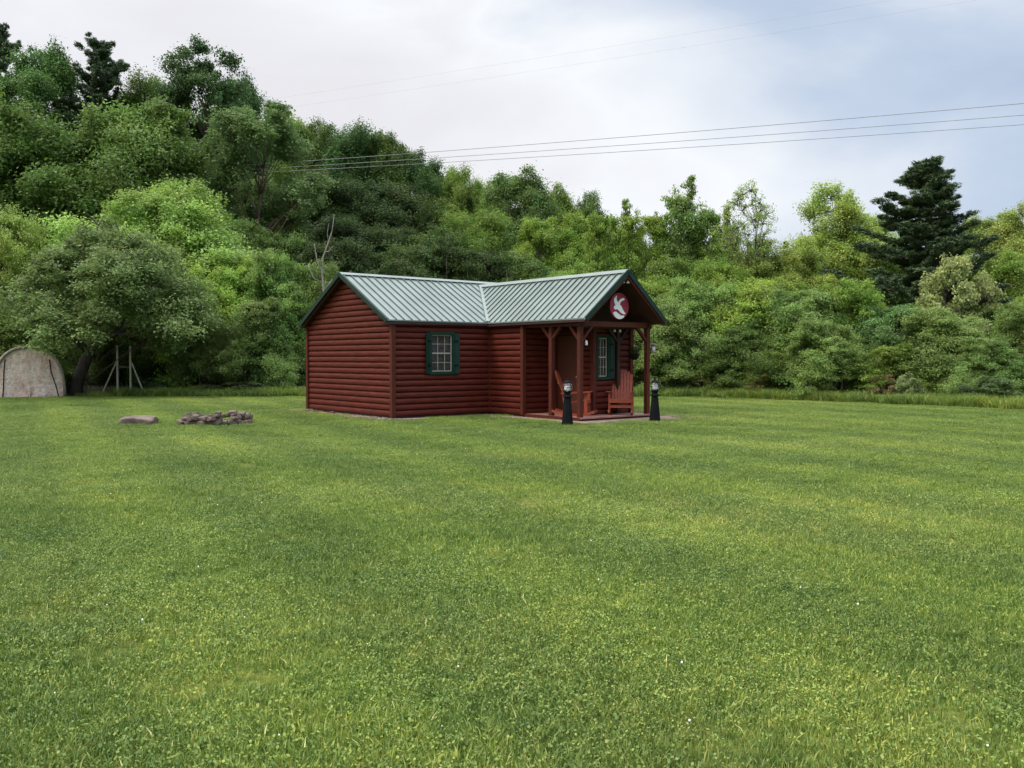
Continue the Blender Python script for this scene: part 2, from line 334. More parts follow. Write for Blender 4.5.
def scatter(name, P, rotz, scl, idx, sources):
    me = bpy.data.meshes.new(name); me.vertices.add(len(P)); me.vertices.foreach_set('co', P.astype(np.float32).ravel())
    a = me.attributes.new('rot', 'FLOAT_VECTOR', 'POINT'); rv = np.zeros((len(P), 3), np.float32); rv[:, 2] = rotz; a.data.foreach_set('vector', rv.ravel())
    a = me.attributes.new('scl', 'FLOAT', 'POINT'); a.data.foreach_set('value', scl.astype(np.float32))
    a = me.attributes.new('idx', 'INT', 'POINT'); a.data.foreach_set('value', idx.astype(np.int32))
    o = link(me, name); ng = bpy.data.node_groups.new(name, 'GeometryNodeTree')
    ng.interface.new_socket('Geometry', in_out='INPUT', socket_type='NodeSocketGeometry'); ng.interface.new_socket('Geometry', in_out='OUTPUT', socket_type='NodeSocketGeometry')
    gi = ng.nodes.new('NodeGroupInput'); go = ng.nodes.new('NodeGroupOutput'); mp = ng.nodes.new('GeometryNodeMeshToPoints'); iop = ng.nodes.new('GeometryNodeInstanceOnPoints')
    gti = ng.nodes.new('GeometryNodeGeometryToInstance'); ng.links.new(gi.outputs[0], mp.inputs[0]); ng.links.new(mp.outputs[0], iop.inputs['Points'])
    for s in reversed(sources):
        oi = ng.nodes.new('GeometryNodeObjectInfo'); oi.inputs['Object'].default_value = s; ng.links.new(oi.outputs['Geometry'], gti.inputs[0])
    ng.links.new(gti.outputs[0], iop.inputs['Instance']); iop.inputs['Pick Instance'].default_value = True
    for nm, dt, so_ in (('rot', 'FLOAT_VECTOR', 'Rotation'), ('scl', 'FLOAT', 'Scale'), ('idx', 'INT', 'Instance Index')):
        na = ng.nodes.new('GeometryNodeInputNamedAttribute'); na.data_type = dt; na.inputs['Name'].default_value = nm
        ng.links.new(na.outputs['Attribute'], iop.inputs[so_])
    ng.links.new(iop.outputs[0], go.inputs[0]); md = o.modifiers.new('scatter', 'NODES'); md.node_group = ng
    return o
src = [patch_obj('grass_patch', 820, .3, .016, .044, .0046, 1, broad=70), patch_obj('grass_patch', 820, .3, .016, .040, .0044, 2, broad=110),
       patch_obj('grass_patch', 740, .3, .014, .038, .0046, 3, broad=210), patch_obj('grass_patch', 680, .3, .014, .036, .0046, 4, broad=330),
       patch_obj('grass_patch', 720, .3, .018, .060, .0046, 5, broad=60), patch_obj('grass_patch', 820, .3, .016, .046, .0046, 6, broad=90)]
# cabin frame of reference (needed to keep grass out of it)
AX = Vector((.776, .631, 0)); BX = Vector((-.631, .776, 0)); P0 = Vector((-3.02, 22.6, 0))
def cab_local(X, Y):
    dx, dy = X - P0.x, Y - P0.y; return dx * AX.x + dy * AX.y, dx * BX.x + dy * BX.y
def in_cabin(X, Y, mgn):
    s, y = cab_local(X, Y); wob = .12 * np.sin(s * 5 + y * 3) + .08 * np.sin(s * 13 - y * 9)
    m = mgn + wob
    return ((s > -m) & (s < 5.8 + m) & (y > -m) & (y < 4.64 + m)) | ((s > 3.1 - m) & (s < 5.75 + m) & (y > -4.05 - m) & (y < 0))
def lawn_points(d0, d1, dens, mg=1.12):
    n = int(dens * (d1 - d0) * (d1 + d0) / 2 * 1.151 * mg + 1)
    y = np.sqrt(rng.random(n) * (d1 ** 2 - d0 ** 2) + d0 ** 2); x = (rng.random(n) - .5) * 1.151 * mg * y; return x, y
parts_ = [lawn_points(2.4, 9, 22, 1.35), lawn_points(9, 18, 17, 1.2), lawn_points(18, 38, 9, 1.15)]
X = np.concatenate([p[0] for p in parts_]); Y = np.concatenate([p[1] for p in parts_])
ed = np.interp(512 + F * X / Y, (-400, 0, 300, 690, 850, 1024, 1400), (36, 35.5, 35.5, 35.2, 31, 26.5, 22))
keep = (Y < ed) & ~in_cabin(X, Y, .42)
X, Y = X[keep], Y[keep]; n = len(X)
nz = np.array([mnoise.noise(Vector((x * .6, y * .6, 0))) for x, y in zip(X, Y)])
idx = np.where(nz + rng.normal(0, .25, n) > .12, rng.choice([2, 3, 5], n), np.where(nz < -.18, rng.choice([4, 0, 1], n), rng.choice([0, 1, 5, 2], n)))
tag(scatter('lawn_grass', np.stack([X, Y, np.zeros(n)], 1), rng.random(n) * 6.283, .75 + rng.random(n) * .5, idx, src),
    'mown green lawn grass with clover patches', 'grass', kind='stuff')
# tall unmown strip at the edge of the wood
tall = [patch_obj('tall_patch', 420, .35, .16, .42, .013, 21, mt='tall_blade', lean=.45), patch_obj('tall_patch', 380, .35, .12, .34, .014, 22, mt='tall_blade', lean=.6),
        patch_obj('tall_patch', 260, .3, .1, .26, .022, 23, mt='tall_blade', lean=.7)]
n = 2600; px = rng.uniform(-160, 1180, n); d = np.array([edge_depth(p) for p in px]) + rng.random(n) ** 1.3 * 3.2 + .15 * np.sin(px * .11) ; x = (px - 512) / F * d
k_ = ~((px < 66) & (d < 36.6)); x, d, px = x[k_], d[k_], px[k_]; n = len(x)
hs_ = np.where(px < 120, .45, 1.0) * (.7 + .45 * rng.random(n))
tag(scatter('tall_grass', np.stack([x, d, np.zeros(n)], 1), rng.random(n) * 6.283, hs_, rng.integers(0, 3, n), tall), 'strip of taller unmown grass along the edge of the wood', 'grass', kind='stuff')
# clover flowers and dry stems dotted over the lawn
fl = MB()
for i in range(60):
    y = 3.2 + random.random() ** 1.2 * 22; x = (random.random() - .5) * 1.2 * y
    r = random.uniform(.003, .0065); z = random.uniform(.03, .06)
    fl.lathe([(r * .4, -r), (r, -.2 * r), (r * .8, .6 * r), (r * .2, r)], (x, y, z), 7)
tag(fl.build('clover_flowers', M['white']), 'tiny white clover flowers dotted over the lawn', 'flowers', kind='stuff')

# ------------------------------------------------------------------ trees
def leaf_mesh(name, P, N, S, Vv, aspect, mt, g, tang=None):
    n = len(P); N = N / np.linalg.norm(N, axis=1)[:, None]
    T = g.normal(size=(n, 3)) if tang is None else tang + g.normal(0, .25, (n, 3))
    T -= (T * N).sum(1)[:, None] * N; T /= np.linalg.norm(T, axis=1)[:, None]; B = np.cross(N, T)
    s = S[:, None]; Q = np.zeros((n, 4, 3)); Q[:, 0] = P - T * s; Q[:, 2] = P + T * s; f = N * s * .18
    Q[:, 1] = P + B * s * aspect + f; Q[:, 3] = P - B * s * aspect + f
    me = np_mesh(name, Q.reshape(-1, 3), np.arange(n * 4).reshape(-1, 4), [mt])
    at = me.attributes.new('v', 'FLOAT', 'FACE'); at.data.foreach_set('value', np.clip(Vv, 0, 1).astype(np.float32))
    return me
def sph(g, n):
    d = g.normal(size=(n, 3)); return d / np.linalg.norm(d, axis=1)[:, None]
def curve(a, b, sag, k=6, g=None, wob=.0):
    a = Vector(a); b = Vector(b); pts = []
    for i in range(k + 1):
        t = i / k; p = a.lerp(b, t); p.z += sag * math.sin(math.pi * t)
        if wob and 0 < i < k: p += Vector(g.normal(0, wob, 3))
        pts.append(p)
    return pts
def make_crown(seed, H, Rr, base, prof, lobes=20, sub=13, per=100, leaf=.11, flat=.7, lobe_r=(.26, .42), spread=.45, aspect=.55, upb=.55, trunk_r=.2, droop=0, stems=1, shift=(0, 0), outer=.45, tw=.6, barkm='bark', vary=(.58, 1.16), window=False):
    """H height, Rr radius, base = height where crown starts, prof(h) radius profile"""
    g = np.random.default_rng(seed); P = []; Nn = []; S = []; Vv = []; tr = MB()
    bases = [(g.normal(0, .25 * Rr), g.normal(0, .25 * Rr)) for _ in range(stems)] if stems > 1 else [(0, 0)]
    top = H * .9
    tp = []
    for bx, by in bases:
        ph = g.uniform(0, 6.28); am = .03 * H * (1 if stems == 1 else 1.6)
        pts = [Vector((bx + am * math.sin(ph + 3 * t) - am * math.sin(ph) + shift[0] * t, by + am * math.cos(ph + 2.4 * t) - am * math.cos(ph) + shift[1] * t, -.3 + (top + .3) * t)) for t in np.linspace(0, 1, 9)]
        r0 = trunk_r / math.sqrt(stems) * (1 if stems > 1 else 1)
        tr.tube(pts, [r0 * (1.25 if i == 0 else 1) * (1 - .88 * i / 8) for i in range(9)], 8); tp.append(pts)
    for i in range(lobes):
        h = (i + .5) / lobes; h = h ** .85; a = i * 2.39996 + g.normal(0, .35); rad = Rr * prof(h) * (outer + (1 - outer) * math.sqrt(g.random())) * g.uniform(*vary) * (1 - .25 * h)
        c = np.array([rad * math.cos(a) + shift[0] * .8, rad * math.sin(a) + shift[1] * .8, base + (H - base) * (.1 + .82 * h) + g.normal(0, .045 * H * (.3 if vary[0] > .8 else 1))])
        if window and h < .62 and abs(((a + math.pi / 2 + math.pi) % (2 * math.pi)) - math.pi) < 1.0: continue      # limbless side low on the trunk
        rl = Rr * g.uniform(*lobe_r) * (.6 + .4 * prof(h))
        pts = tp[i % len(tp)]; tz = max(.12, min(.95, (c[2] - rl * .3) / top - .24 * (rad / Rr) - .03)); p0 = pts[int(tz * 8)]
        r1 = trunk_r / math.sqrt(stems) * (1 - .85 * tz) * .6
        tr.tube(curve(p0, c, -droop * .3 + .06 * rad, 5, g, .05 * rl), [max(.012, r1 * (1 - .8 * q / 5)) for q in range(6)], 6)
        lv = g.normal(0, .085)
        d = sph(g, sub); outd = np.array([math.cos(a), math.sin(a), .55]); d = d + outd * spread * 1.1; d /= np.linalg.norm(d, axis=1)[:, None]
        for q in range(sub):
            sc = c + d[q] * rl * g.uniform(.45, 1.18) * np.array([1, 1, .85]); rs = rl * g.uniform(.26, .52)
            if g.random() < tw: tr.tube(curve(c, sc, 0, 3, g, .03 * rl), [.022, .016, .012, .008], 4, False)
            m = int(per * g.uniform(.6, 1.5) * (rs / rl / .40) ** 2); u = np.clip(g.normal(0, .48, (m, 3)), -1.3, 1.3)
            ea = g.uniform(0, 6.28) if g.random() < .5 else a; el_ = g.uniform(1, 1.5); ux = u[:, 0] * el_; ca, sa = math.cos(ea), math.sin(ea)
            off = np.stack([ux * ca - u[:, 1] * sa, ux * sa + u[:, 1] * ca, u[:, 2] * flat - droop * (u[:, 0] ** 2) * .5], 1) * rs
            P.append(sc + off); Nn.append(u * .25 + d[q] * .3 + np.array([0, 0, upb]) + g.normal(0, .5, (m, 3)))
            S.append(leaf * g.uniform(.6, 1.3, m)); Vv.append(.42 + lv + g.normal(0, .13) + g.normal(0, .16, m))
    P = np.concatenate(P); Nn = np.concatenate(Nn); S = np.concatenate(S); Vv = np.concatenate(Vv); k = P[:, 2] > .12
    cm = leaf_mesh('crown', P[k], Nn[k], S[k], Vv[k], aspect, M['leaf'], g)
    tm = bpy.data.meshes.new('trunk'); tm.from_pydata(tr.v, [], tr.f); tm.materials.append(M[barkm]); tm.polygons.foreach_set('use_smooth', [True] * len(tm.polygons))
    return dict(c=cm, t=tm, H=H, R=Rr)
def make_pine(seed, H, Rr, base, whorls=26, gap=.25, per=60, trunk_r=.25, needle=.16, irregular=.35, lift=.15, cone=.9, tops=1):
    g = np.random.default_rng(seed); P = []; Nn = []; S = []; Vv = []; Tn = []; tr = MB()
    tr.tube([(.05 * math.sin(i), .05 * math.cos(i * 1.3), -.3 + (H + .2) * i / 8) for i in range(9)], [trunk_r * (1 - .95 * i / 8) + .01 for i in range(9)], 8)
    for wi in range(whorls):
        h = (wi + g.uniform(-.3, .3)) / whorls; h = min(max(h, 0), .99); z = base + (H - base) * h
        for bi in range(int(g.integers(3, 7))):
            a = g.uniform(0, 6.28); Lb = Rr * (1 - h) ** cone * g.uniform(1 - irregular, 1 + irregular * .5) * (.55 + .45 * min(1, h / .15)) + .25
            if g.random() < gap: Lb *= .45
            li = lift * Lb * g.uniform(-.3, 1.9) + .15 * h * Lb
            e_ = Vector((math.cos(a) * Lb, math.sin(a) * Lb, z + li)); pts = curve((0, 0, z), e_, -.10 * Lb, 5)
            tr.tube(pts, [max(.01, .045 * Lb / 3 * (1 - .8 * q / 5)) for q in range(6)], 5)
            nsp = max(3, int(Lb / .28)); lv = g.normal(0, .12)
            for q in range(nsp):
                t = .25 + .78 * (q + g.random()) / nsp; t = min(t, 1.04); ii = min(int(t * 5), 4); fp = pts[ii].lerp(pts[ii + 1], t * 5 - ii)
                for sgn in (-1, 1):
                    side = Lb * .26 * (1.15 - t) * g.uniform(.3, 1.2) + .12
                    c = np.array([fp.x - math.sin(a) * sgn * side, fp.y + math.cos(a) * sgn * side, fp.z + g.uniform(-.04, .12)])
                    rs = g.uniform(.16, .34); u = sph(g, per) * (g.random(per) ** .5)[:, None]
                    P.append(c + u * np.array([rs, rs, rs * .6])); Nn.append(np.array([0, 0, .8]) + g.normal(0, .6, (per, 3))); S.append(needle * g.uniform(.6, 1.2, per))
                    dr = np.array([math.cos(a + sgn * .6), math.sin(a + sgn * .6), .45]); Tn.append(np.tile(dr, (per, 1)) + g.normal(0, .45, (per, 3))); Vv.append(.42 + lv + g.normal(0, .1) + g.normal(0, .12, per))
    P = np.concatenate(P); g2 = g
    cm = leaf_mesh('crown', P, np.concatenate(Nn), np.concatenate(S), np.concatenate(Vv), .17, M['needle'], g2, np.concatenate(Tn))
    tm = bpy.data.meshes.new('trunk'); tm.from_pydata(tr.v, [], tr.f); tm.materials.append(M['bark']); tm.polygons.foreach_set('use_smooth', [True] * len(tm.polygons))
    return dict(c=cm, t=tm, H=H, R=Rr)
def make_vase(seed, H, Rr, base, limbs=15, twigs=9, leafn=26, leaf=.07, trunk_r=.13, bare=0.0):
    """fine upswept limbs with small new leaves"""
    g = np.random.default_rng(seed); P = []; tr = MB()
    tr.tube([(0, 0, -.3), (.04, 0, base * .5), (0, .03, base), (.06, 0, base + (H - base) * .35), (0, 0, base + (H - base) * .7)], [trunk_r, trunk_r * .85, trunk_r * .7, trunk_r * .3, .012], 8)
    for i in range(limbs):
        a = i * 2.4 + g.normal(0, .3); st = base * .85 + (H - base) * .45 * (i / limbs) ** 1.1; f = g.uniform(.5, 1); ez = base + (H - base) * (.35 + .6 * (i / limbs)) * g.uniform(.85, 1.03)
        er = Rr * (math.sin(math.pi * min(.97, max(.1, (ez - base * .7) / (H - base * .7)))) ** .55) * (.45 + .55 * f)
        pts = [Vector((math.cos(a) * er * t ** 1.1, math.sin(a) * er * t ** 1.1, st + (ez - st) * t ** .85)) for t in np.linspace(0, 1, 7)]
        tr.tube(pts, [trunk_r * .36 * (1 - .86 * q / 6) for q in range(7)], 5)
        for q in range(twigs):
            t = g.uniform(.3, 1); ii = min(int(t * 6), 5); p = pts[ii].lerp(pts[ii + 1], t * 6 - ii); dd = Vector((math.cos(a) * .6, math.sin(a) * .6, .8)) + Vector(g.normal(0, .6, 3)); l = Rr * g.uniform(.14, .30)
            e_ = p + dd.normalized() * l; tr.tube([p, p.lerp(e_, .5) + Vector((0, 0, .03)), e_], [.018, .012, .006], 4, False)
            if g.random() < bare: continue
            tt = g.random(leafn) ** .6; base_ = np.array(p)[None] + (np.array(e_) - np.array(p))[None] * tt[:, None]; P.append(base_ + g.normal(0, .11, (leafn, 3)))
    P = np.concatenate(P); n = len(P)
    cm = leaf_mesh('crown', P, g.normal(0, .5, (n, 3)) + np.array([0, 0, .6]), leaf * g.uniform(.6, 1.3, n), .45 + g.normal(0, .2, n), .6, M['leaf'], g)
    tm = bpy.data.meshes.new('trunk'); tm.from_pydata(tr.v, [], tr.f); tm.materials.append(M['bark']); tm.polygons.foreach_set('use_smooth', [True] * len(tm.polygons))
    return dict(c=cm, t=tm, H=H, R=Rr)
rnd = lambda h: max(.12, math.sin(math.pi * min(1, .12 + .86 * h) ** .95)) ** .55
oval = lambda h: max(.15, math.sin(math.pi * (.1 + .82 * h))) ** .8
dome = lambda h: max(.15, math.cos(1.45 * h)) ** .6
tall_p = lambda h: max(.2, math.sin(math.pi * (.15 + .75 * h))) ** .5
K = {
 'maple': [make_crown(s, 13, 4.6, 2.6, rnd, 34, 17, 165, .105, flat=.95, trunk_r=.24, lobe_r=(.30, .46), outer=.35) for s in (1, 2, 3)],
 'tall': [make_crown(s, 16, 4.0, 4.4, tall_p, 38, 15, 160, .105, flat=1.25, trunk_r=.26, lobe_r=(.32, .48), outer=.3) for s in (4, 5)],
 'airy': [make_crown(s, 16, 4.0, 6.8, oval, 34, 13, 105, .105, trunk_r=.24, lobe_r=(.28, .42), spread=.6, outer=.25, barkm='bark_red', window=True) for s in (6, 7)],
 'round_dense': [make_crown(s, 9, 4.2, .6, rnd, 38, 18, 170, .075, trunk_r=.2, upb=.7, lobe_r=(.26, .42)) for s in (8, 9)],
 'feather': [make_crown(s, 12, 3.2, 1.6, oval, 40, 14, 130, .078, trunk_r=.14, lobe_r=(.28, .44), flat=1.1, outer=.25) for s in (12, 13)],
 'shrub': [make_crown(s, 4.6, 2.9, .15, dome, 34, 16, 170, .052, flat=.55, trunk_r=.14, stems=5, spread=.6, droop=.35, lobe_r=(.26, .42)) for s in (15, 16, 17)],
 'bush': [make_crown(s, 1.5, 1.1, .05, dome, 14, 9, 70, .04, trunk_r=.05, stems=5, flat=.8) for s in (18, 19)],
 'pine': [make_pine(20, 14, 4.4, 1.2, 44, .3, 80, .28, .16, .75, .22, .62)],
 'spruce': [make_pine(21, 12, 2.4, .8, 30, .12, 40, .2, .15, .2, -.05, .85)],
 'conifer': [make_pine(22, 16, 3.9, 3.0, 40, .3, 70, .26, .17, .75, .22, .55)],
 'vase': [make_crown(23, 9.5, 1.9, 4.9, oval, 44, 9, 20, .05, trunk_r=.10, lobe_r=(.22, .34), outer=.3, tw=1, spread=.3, vary=(.85, 1.05))],
 'cream': [make_crown(33, 9, 3.2, 3.0, rnd, 30, 10, 40, .125, trunk_r=.14, lobe_r=(.26, .4), outer=.3)],
 'bare': [make_vase(24, 11, 2.0, 4.0, 16, 9, 10, .06, .09, .45)],
 'sapling': [make_crown(s, 9, 1.9, 3.2, oval, 26, 11, 75, .072, trunk_r=.085, outer=.2, lobe_r=(.32, .5)) for s in (25, 26)],
}
cnt = {}
def tree(kind, px, depth, toppy, wpx, colr, label, group=None, name='tree', cat='tree', var=None, rot=None, gz=None):
    k = K[kind]; i = cnt.get(kind, 0); cnt[kind] = i + 1; m = k[(i if var is None else var) % len(k)]
    x = (px - 512) / F * depth; z0 = ground(x, depth) if gz is None else gz; ht = EYE + (HOR - toppy) / F * depth - z0; wd = wpx / F * depth
    r = empty(name, (x, depth, z0), random.uniform(0, 6.28) if rot is None else rot)
    sx = wd / (2 * m['R']); sz = ht / m['H'] * .97; r.scale = (sx, sx, sz)
    tag(r, label, cat, group)
    t = link(m['t'], 'trunk' if kind not in ('shrub', 'bush') else 'stems', r); c = link(m['c'], 'crown' if kind not in ('shrub', 'bush') else 'foliage', r)
    j = 1.95 * random.uniform(.88, 1.1)
    c.color = (colr[0] * 1.05 * j * random.uniform(.94, 1.06), colr[1] * j, colr[2] * j, 1)
    return r
DK = (.054, .095, .019); MID = (.088, .146, .024); MIDL = (.118, .190, .030); BR = (.145, .238, .052); YEL = (.152, .212, .044); OLV = (.098, .156, .040)
PIN = (.020, .040, .018); FRESH = (.14, .20, .045); BLUEG = (.098, .160, .038)
# --- the wooded edge, left
rt = empty('apple_tree')  # gnarled tree: own mesh below
g = np.random.default_rng(99)
x0 = (76 - 512) / F * 36.0
rt.location = (x0, 36.0, 0); tag(rt, 'gnarled grey-green tree with a dark leaning trunk beside the round-topped shelter', 'tree')
ap = make_crown(31, 6.9, 3.75, 1.75, rnd, 44, 15, 120, .068, trunk_r=.02, shift=(1.7, 0), upb=.6, tw=.25, lobe_r=(.24, .36))
tb = MB()
tb.tube([(-.05, 0, -.1), (.0, 0, .45), (.18, 0, .95), (.42, .0, 1.5), (.62, 0, 1.9)], [.34, .27, .24, .22, .2], 10)
for pts, r in (([(.55, 0, 1.75), (.15, -.1, 2.3), (-.5, 0, 3.0), (-1.2, .2, 3.9)], (.14, .11, .08, .03)), ([(.6, 0, 1.85), (.75, .1, 2.6), (.9, .1, 3.6), (1.0, 0, 5)], (.15, .12, .09, .03)),
               ([(.58, 0, 1.8), (1.4, -.3, 2.3), (2.6, -.5, 2.9), (3.8, -.4, 3.8)], (.14, .11, .08, .03)), ([(.6, 0, 1.85), (1.5, .6, 2.8), (2.3, 1.0, 4.2)], (.11, .08, .03)),
               ([(.5, 0, 1.7), (.1, -.4, 2.3), (-.5, -.6, 2.8), (-.9, -.7, 3.4)], (.09, .07, .05, .02)), ([(1.4, -.3, 2.3), (2.2, -1.1, 2.5), (3.0, -1.6, 2.4)], (.06, .045, .02))):
    tb.tube(pts, r, 7)
apt = link(ap['t'], 'branches', rt); apc = link(ap['c'], 'crown', rt); apc.color = (.180, .265, .078, 1); apc.location = (.2, 0, 0); apc.scale = (1, 1, .91)
tb.build('trunk', M['bark_dark'], rt, True)
apt.location = (.2, 0, 0)
tree('round_dense', 6, 39.5, 212, 105, YEL, 'yellow-green tree at the left edge of the photo behind the round-topped shelter')
tree('round_dense', 172, 44, 186, 185, BR, 'bright light green rounded tree rising above the gnarled tree')
tree('shrub', 232, 40.5, 262, 115, MIDL, 'light green tall shrub between the gnarled tree and the cabin', name='shrub', cat='shrub')
tree('shrub', 283, 40, 258, 100, (.09, .165, .035), 'pale green tall shrub touching the left corner of the cabin roof', name='shrub', cat='shrub')
tree('shrub', 262, 38.0, 300, 85, OLV, 'olive green shrub with bare stems just left of the cabin', name='shrub', cat='shrub')
tree('shrub', 205, 38.6, 318, 80, OLV, 'low olive shrub behind the braced white posts', name='shrub', cat='shrub')
tree('shrub', 320, 40.5, 268, 70, OLV, 'brownish green shrub behind the left gable of the cabin', name='shrub', cat='shrub')
tree('shrub', 20, 38.5, 318, 100, BLUEG, 'dark shrub behind the round-topped shelter', name='shrub', cat='shrub')
tree('shrub', 130, 40, 322, 95, DK, 'dark shrub in the shade behind the gnarled trunk', name='shrub', cat='shrub')
# --- big trees on the left slope
tree('maple', 38, 56, 118, 165, (.068, .125, .026), 'broad green tree with paler leaf tips at the left edge of the slope')
tree('maple', 148, 57, 108, 150, (.070, .125, .026), 'broad mid-green tree on the slope straight above the bright rounded tree')
tree('airy', 262, 58, 112, 122, (.066, .120, .036), 'blue-green tree with a bare reddish trunk above the left end of the cabin', var=0, rot=0)
tree('airy', 203, 68, 54, 100, (.034, .075, .020), 'tallest dark open-crowned tree on the skyline', var=1, rot=.3)
tree('conifer', 104, 72, 38, 92, (.036, .062, .026), 'dark tall conifer on the skyline left of the tallest tree', name='conifer')
tree('conifer', 2, 76, 22, 80, (.036, .062, .026), 'dark conifer cut by the left edge of the photo at the top of the hill', name='conifer')
tree('tall', 42, 71, 54, 92, (.042, .100, .022), 'mid-green tall tree between the two hilltop conifers')
tree('tall', 150, 74, 84, 80, DK, 'dark green hilltop tree between the conifer and the tallest tree')
tree('tall', 236, 76, 84, 66, (.034, .082, .022), 'dark green tree at the right shoulder of the tallest tree')
tree('maple', 100, 64, 150, 110, DK, 'dark green tree low between the two broad trees on the slope')
tree('maple', 205, 63, 150, 95, DK, 'dark shaded tree under the tallest tree of the slope')
tree('maple', -45, 60, 80, 150, MID, 'green tree beyond the left edge of the photo', group='trees outside the left edge')
tree('round_dense', -70, 42, 230, 150, MID, 'green tree beyond the left edge of the photo', group='trees outside the left edge')
# --- woods above the cabin, behind the wires
for px, d, ty, wd, c_, lb in (
    (288, 84, 118, 70, MID, 'green skyline tree just right of the blue-green tree'), (318, 86, 126, 66, DK, 'dark skyline tree left of where the wires leave the wood'),
    (352, 85, 132, 70, (.036, .078, .02), 'dark skyline tree above the left end of the cabin ridge'), (388, 85, 137, 66, DK, 'dark skyline tree where the wires cross the treetops'),
    (420, 86, 156, 62, (.036, .08, .02), 'dark skyline tree above the middle of the cabin roof'), (450, 86, 172, 56, MID, 'green skyline tree above the roof valley'),
    (470, 84, 182, 50, MID, 'green skyline tree over the junction of the two roofs'), (325, 76, 178, 70, (.034, .06, .014), 'dark tree on the slope behind the dead white branch'),
    (365, 75, 186, 76, (.026, .048, .013), 'very dark tree on the slope above the left roof'), (408, 76, 190, 74, (.034, .06, .014), 'dark tree on the slope above the middle of the left roof'),
    (446, 75, 205, 64, MID, 'mid-green tree on the slope above the roof valley'), (340, 68, 222, 74, (.024, .044, .012), 'very dark tree low on the slope above the left gable'),
    (388, 68, 226, 70, (.028, .05, .013), 'dark tree low on the slope behind the left roof'), (434, 66, 232, 64, DK, 'dark tree low behind the roof valley'),
    (480, 68, 216, 64, MID, 'mid-green tree low behind the right roof')):
    tree('maple' if (px // 7) % 2 else 'tall', px, d, ty, wd * 1.12, c_, lb, group='trees of the dark wood above the cabin')
for px, d, ty, wd, c_, lb in (
    (520, 74, 163, 84, (.062, .115, .028), 'feathery green tree topping the woods above the right roof'), (494, 77, 182, 56, MID, 'green tree left of the feathery tree above the right roof'),
    (556, 76, 180, 60, MID, 'green tree right of the feathery tree above the right roof'), (590, 78, 196, 58, DK, 'darker round-topped tree above the porch gable'),
    (540, 66, 212, 70, MIDL, 'light green tree half way up above the right roof'), (576, 66, 214, 66, MIDL, 'light green feathery tree left of the sapling row'),
    (508, 60, 247, 44, (.085, .165, .045), 'small bright tree peeping over the right roof ridge'), (610, 62, 226, 60, MIDL, 'light green tree behind the porch gable peak')):
    tree('feather', px, d, ty, wd, c_, lb, group='feathery trees above the right roof')
for px, ty, wd, c_, lb in ((602, 208, 40, MIDL, 'first thin-trunked sapling of the row, next to the porch gable'), (624, 204, 40, MIDL, 'second thin-trunked sapling of the row behind the porch peak'),
    (650, 208, 44, MIDL, 'third thin-trunked sapling of the row right of the porch gable'), (682, 183, 52, BLUEG, 'tallest blue-green sapling of the row'),
    (704, 208, 44, MID, 'dark sapling right of the tallest sapling'), (724, 214, 30, MID, 'last sapling of the row beside the sparse young tree')):
    tree('sapling', px, 58 + random.uniform(-2, 2), ty, wd, c_, lb, group='row of saplings behind the thicket', name='sapling')
for px, ty, wd, d, c_ in ((628, 238, 90, 66, MID), (672, 236, 90, 68, MIDL), (715, 240, 86, 64, MID)):
    tree('feather', px, d, ty, wd, c_, 'hazy green tree filling the gaps behind the sapling row', group='trees behind the sapling row')
tree('vase', 745, 50, 182, 62, FRESH, 'sparse young tree with fine upswept branches and new yellow-green leaves')
tree('round_dense', 768, 51, 246, 105, YEL, 'yellow-green rounded tree below the sparse young tree')
tree('round_dense', 716, 50, 262, 80, MIDL, 'light green rounded tree left of the sparse young tree')
tree('spruce', 785, 84, 238, 30, PIN, 'small dark spruce far behind between the two yellow-green trees', name='spruce')
tree('feather', 838, 54, 186, 96, YEL, 'tall yellow-green loose tree left of the dark pine')
tree('feather', 868, 56, 208, 60, (.12, .185, .034), 'yellow-green tree between the loose tree and the dark pine')
tree('feather', 806, 52, 240, 64, YEL, 'small yellow-green tree at the left foot of the tall loose tree')
tree('pine', 925, 47, 155, 165, (.040, .066, .026), 'large dark pine with layered branches standing above the thicket', name='pine_tree', cat='pine')
tree('cream', 948, 42, 250, 72, (.185, .215, .075), 'tree with creamy yellow new leaves in front of the dark pine')
tree('feather', 985, 58, 208, 84, FRESH, 'pale green tree right of the dark pine')
tree('bare', 962, 60, 203, 60, FRESH, 'nearly bare pale tree just behind the right side of the pine')
tree('feather', 1018, 56, 206, 76, FRESH, 'pale green tree cut by the right edge of the photo')
tree('maple', 1000, 52, 268, 90, MID, 'green tree low behind the thicket at the right edge')
tree('maple', 880, 52, 262, 90, MID, 'green tree filling the gap left of the dark pine trunk')
tree('maple', 1075, 54, 215, 120, MID, 'green tree beyond the right edge of the photo', group='trees outside the right edge')
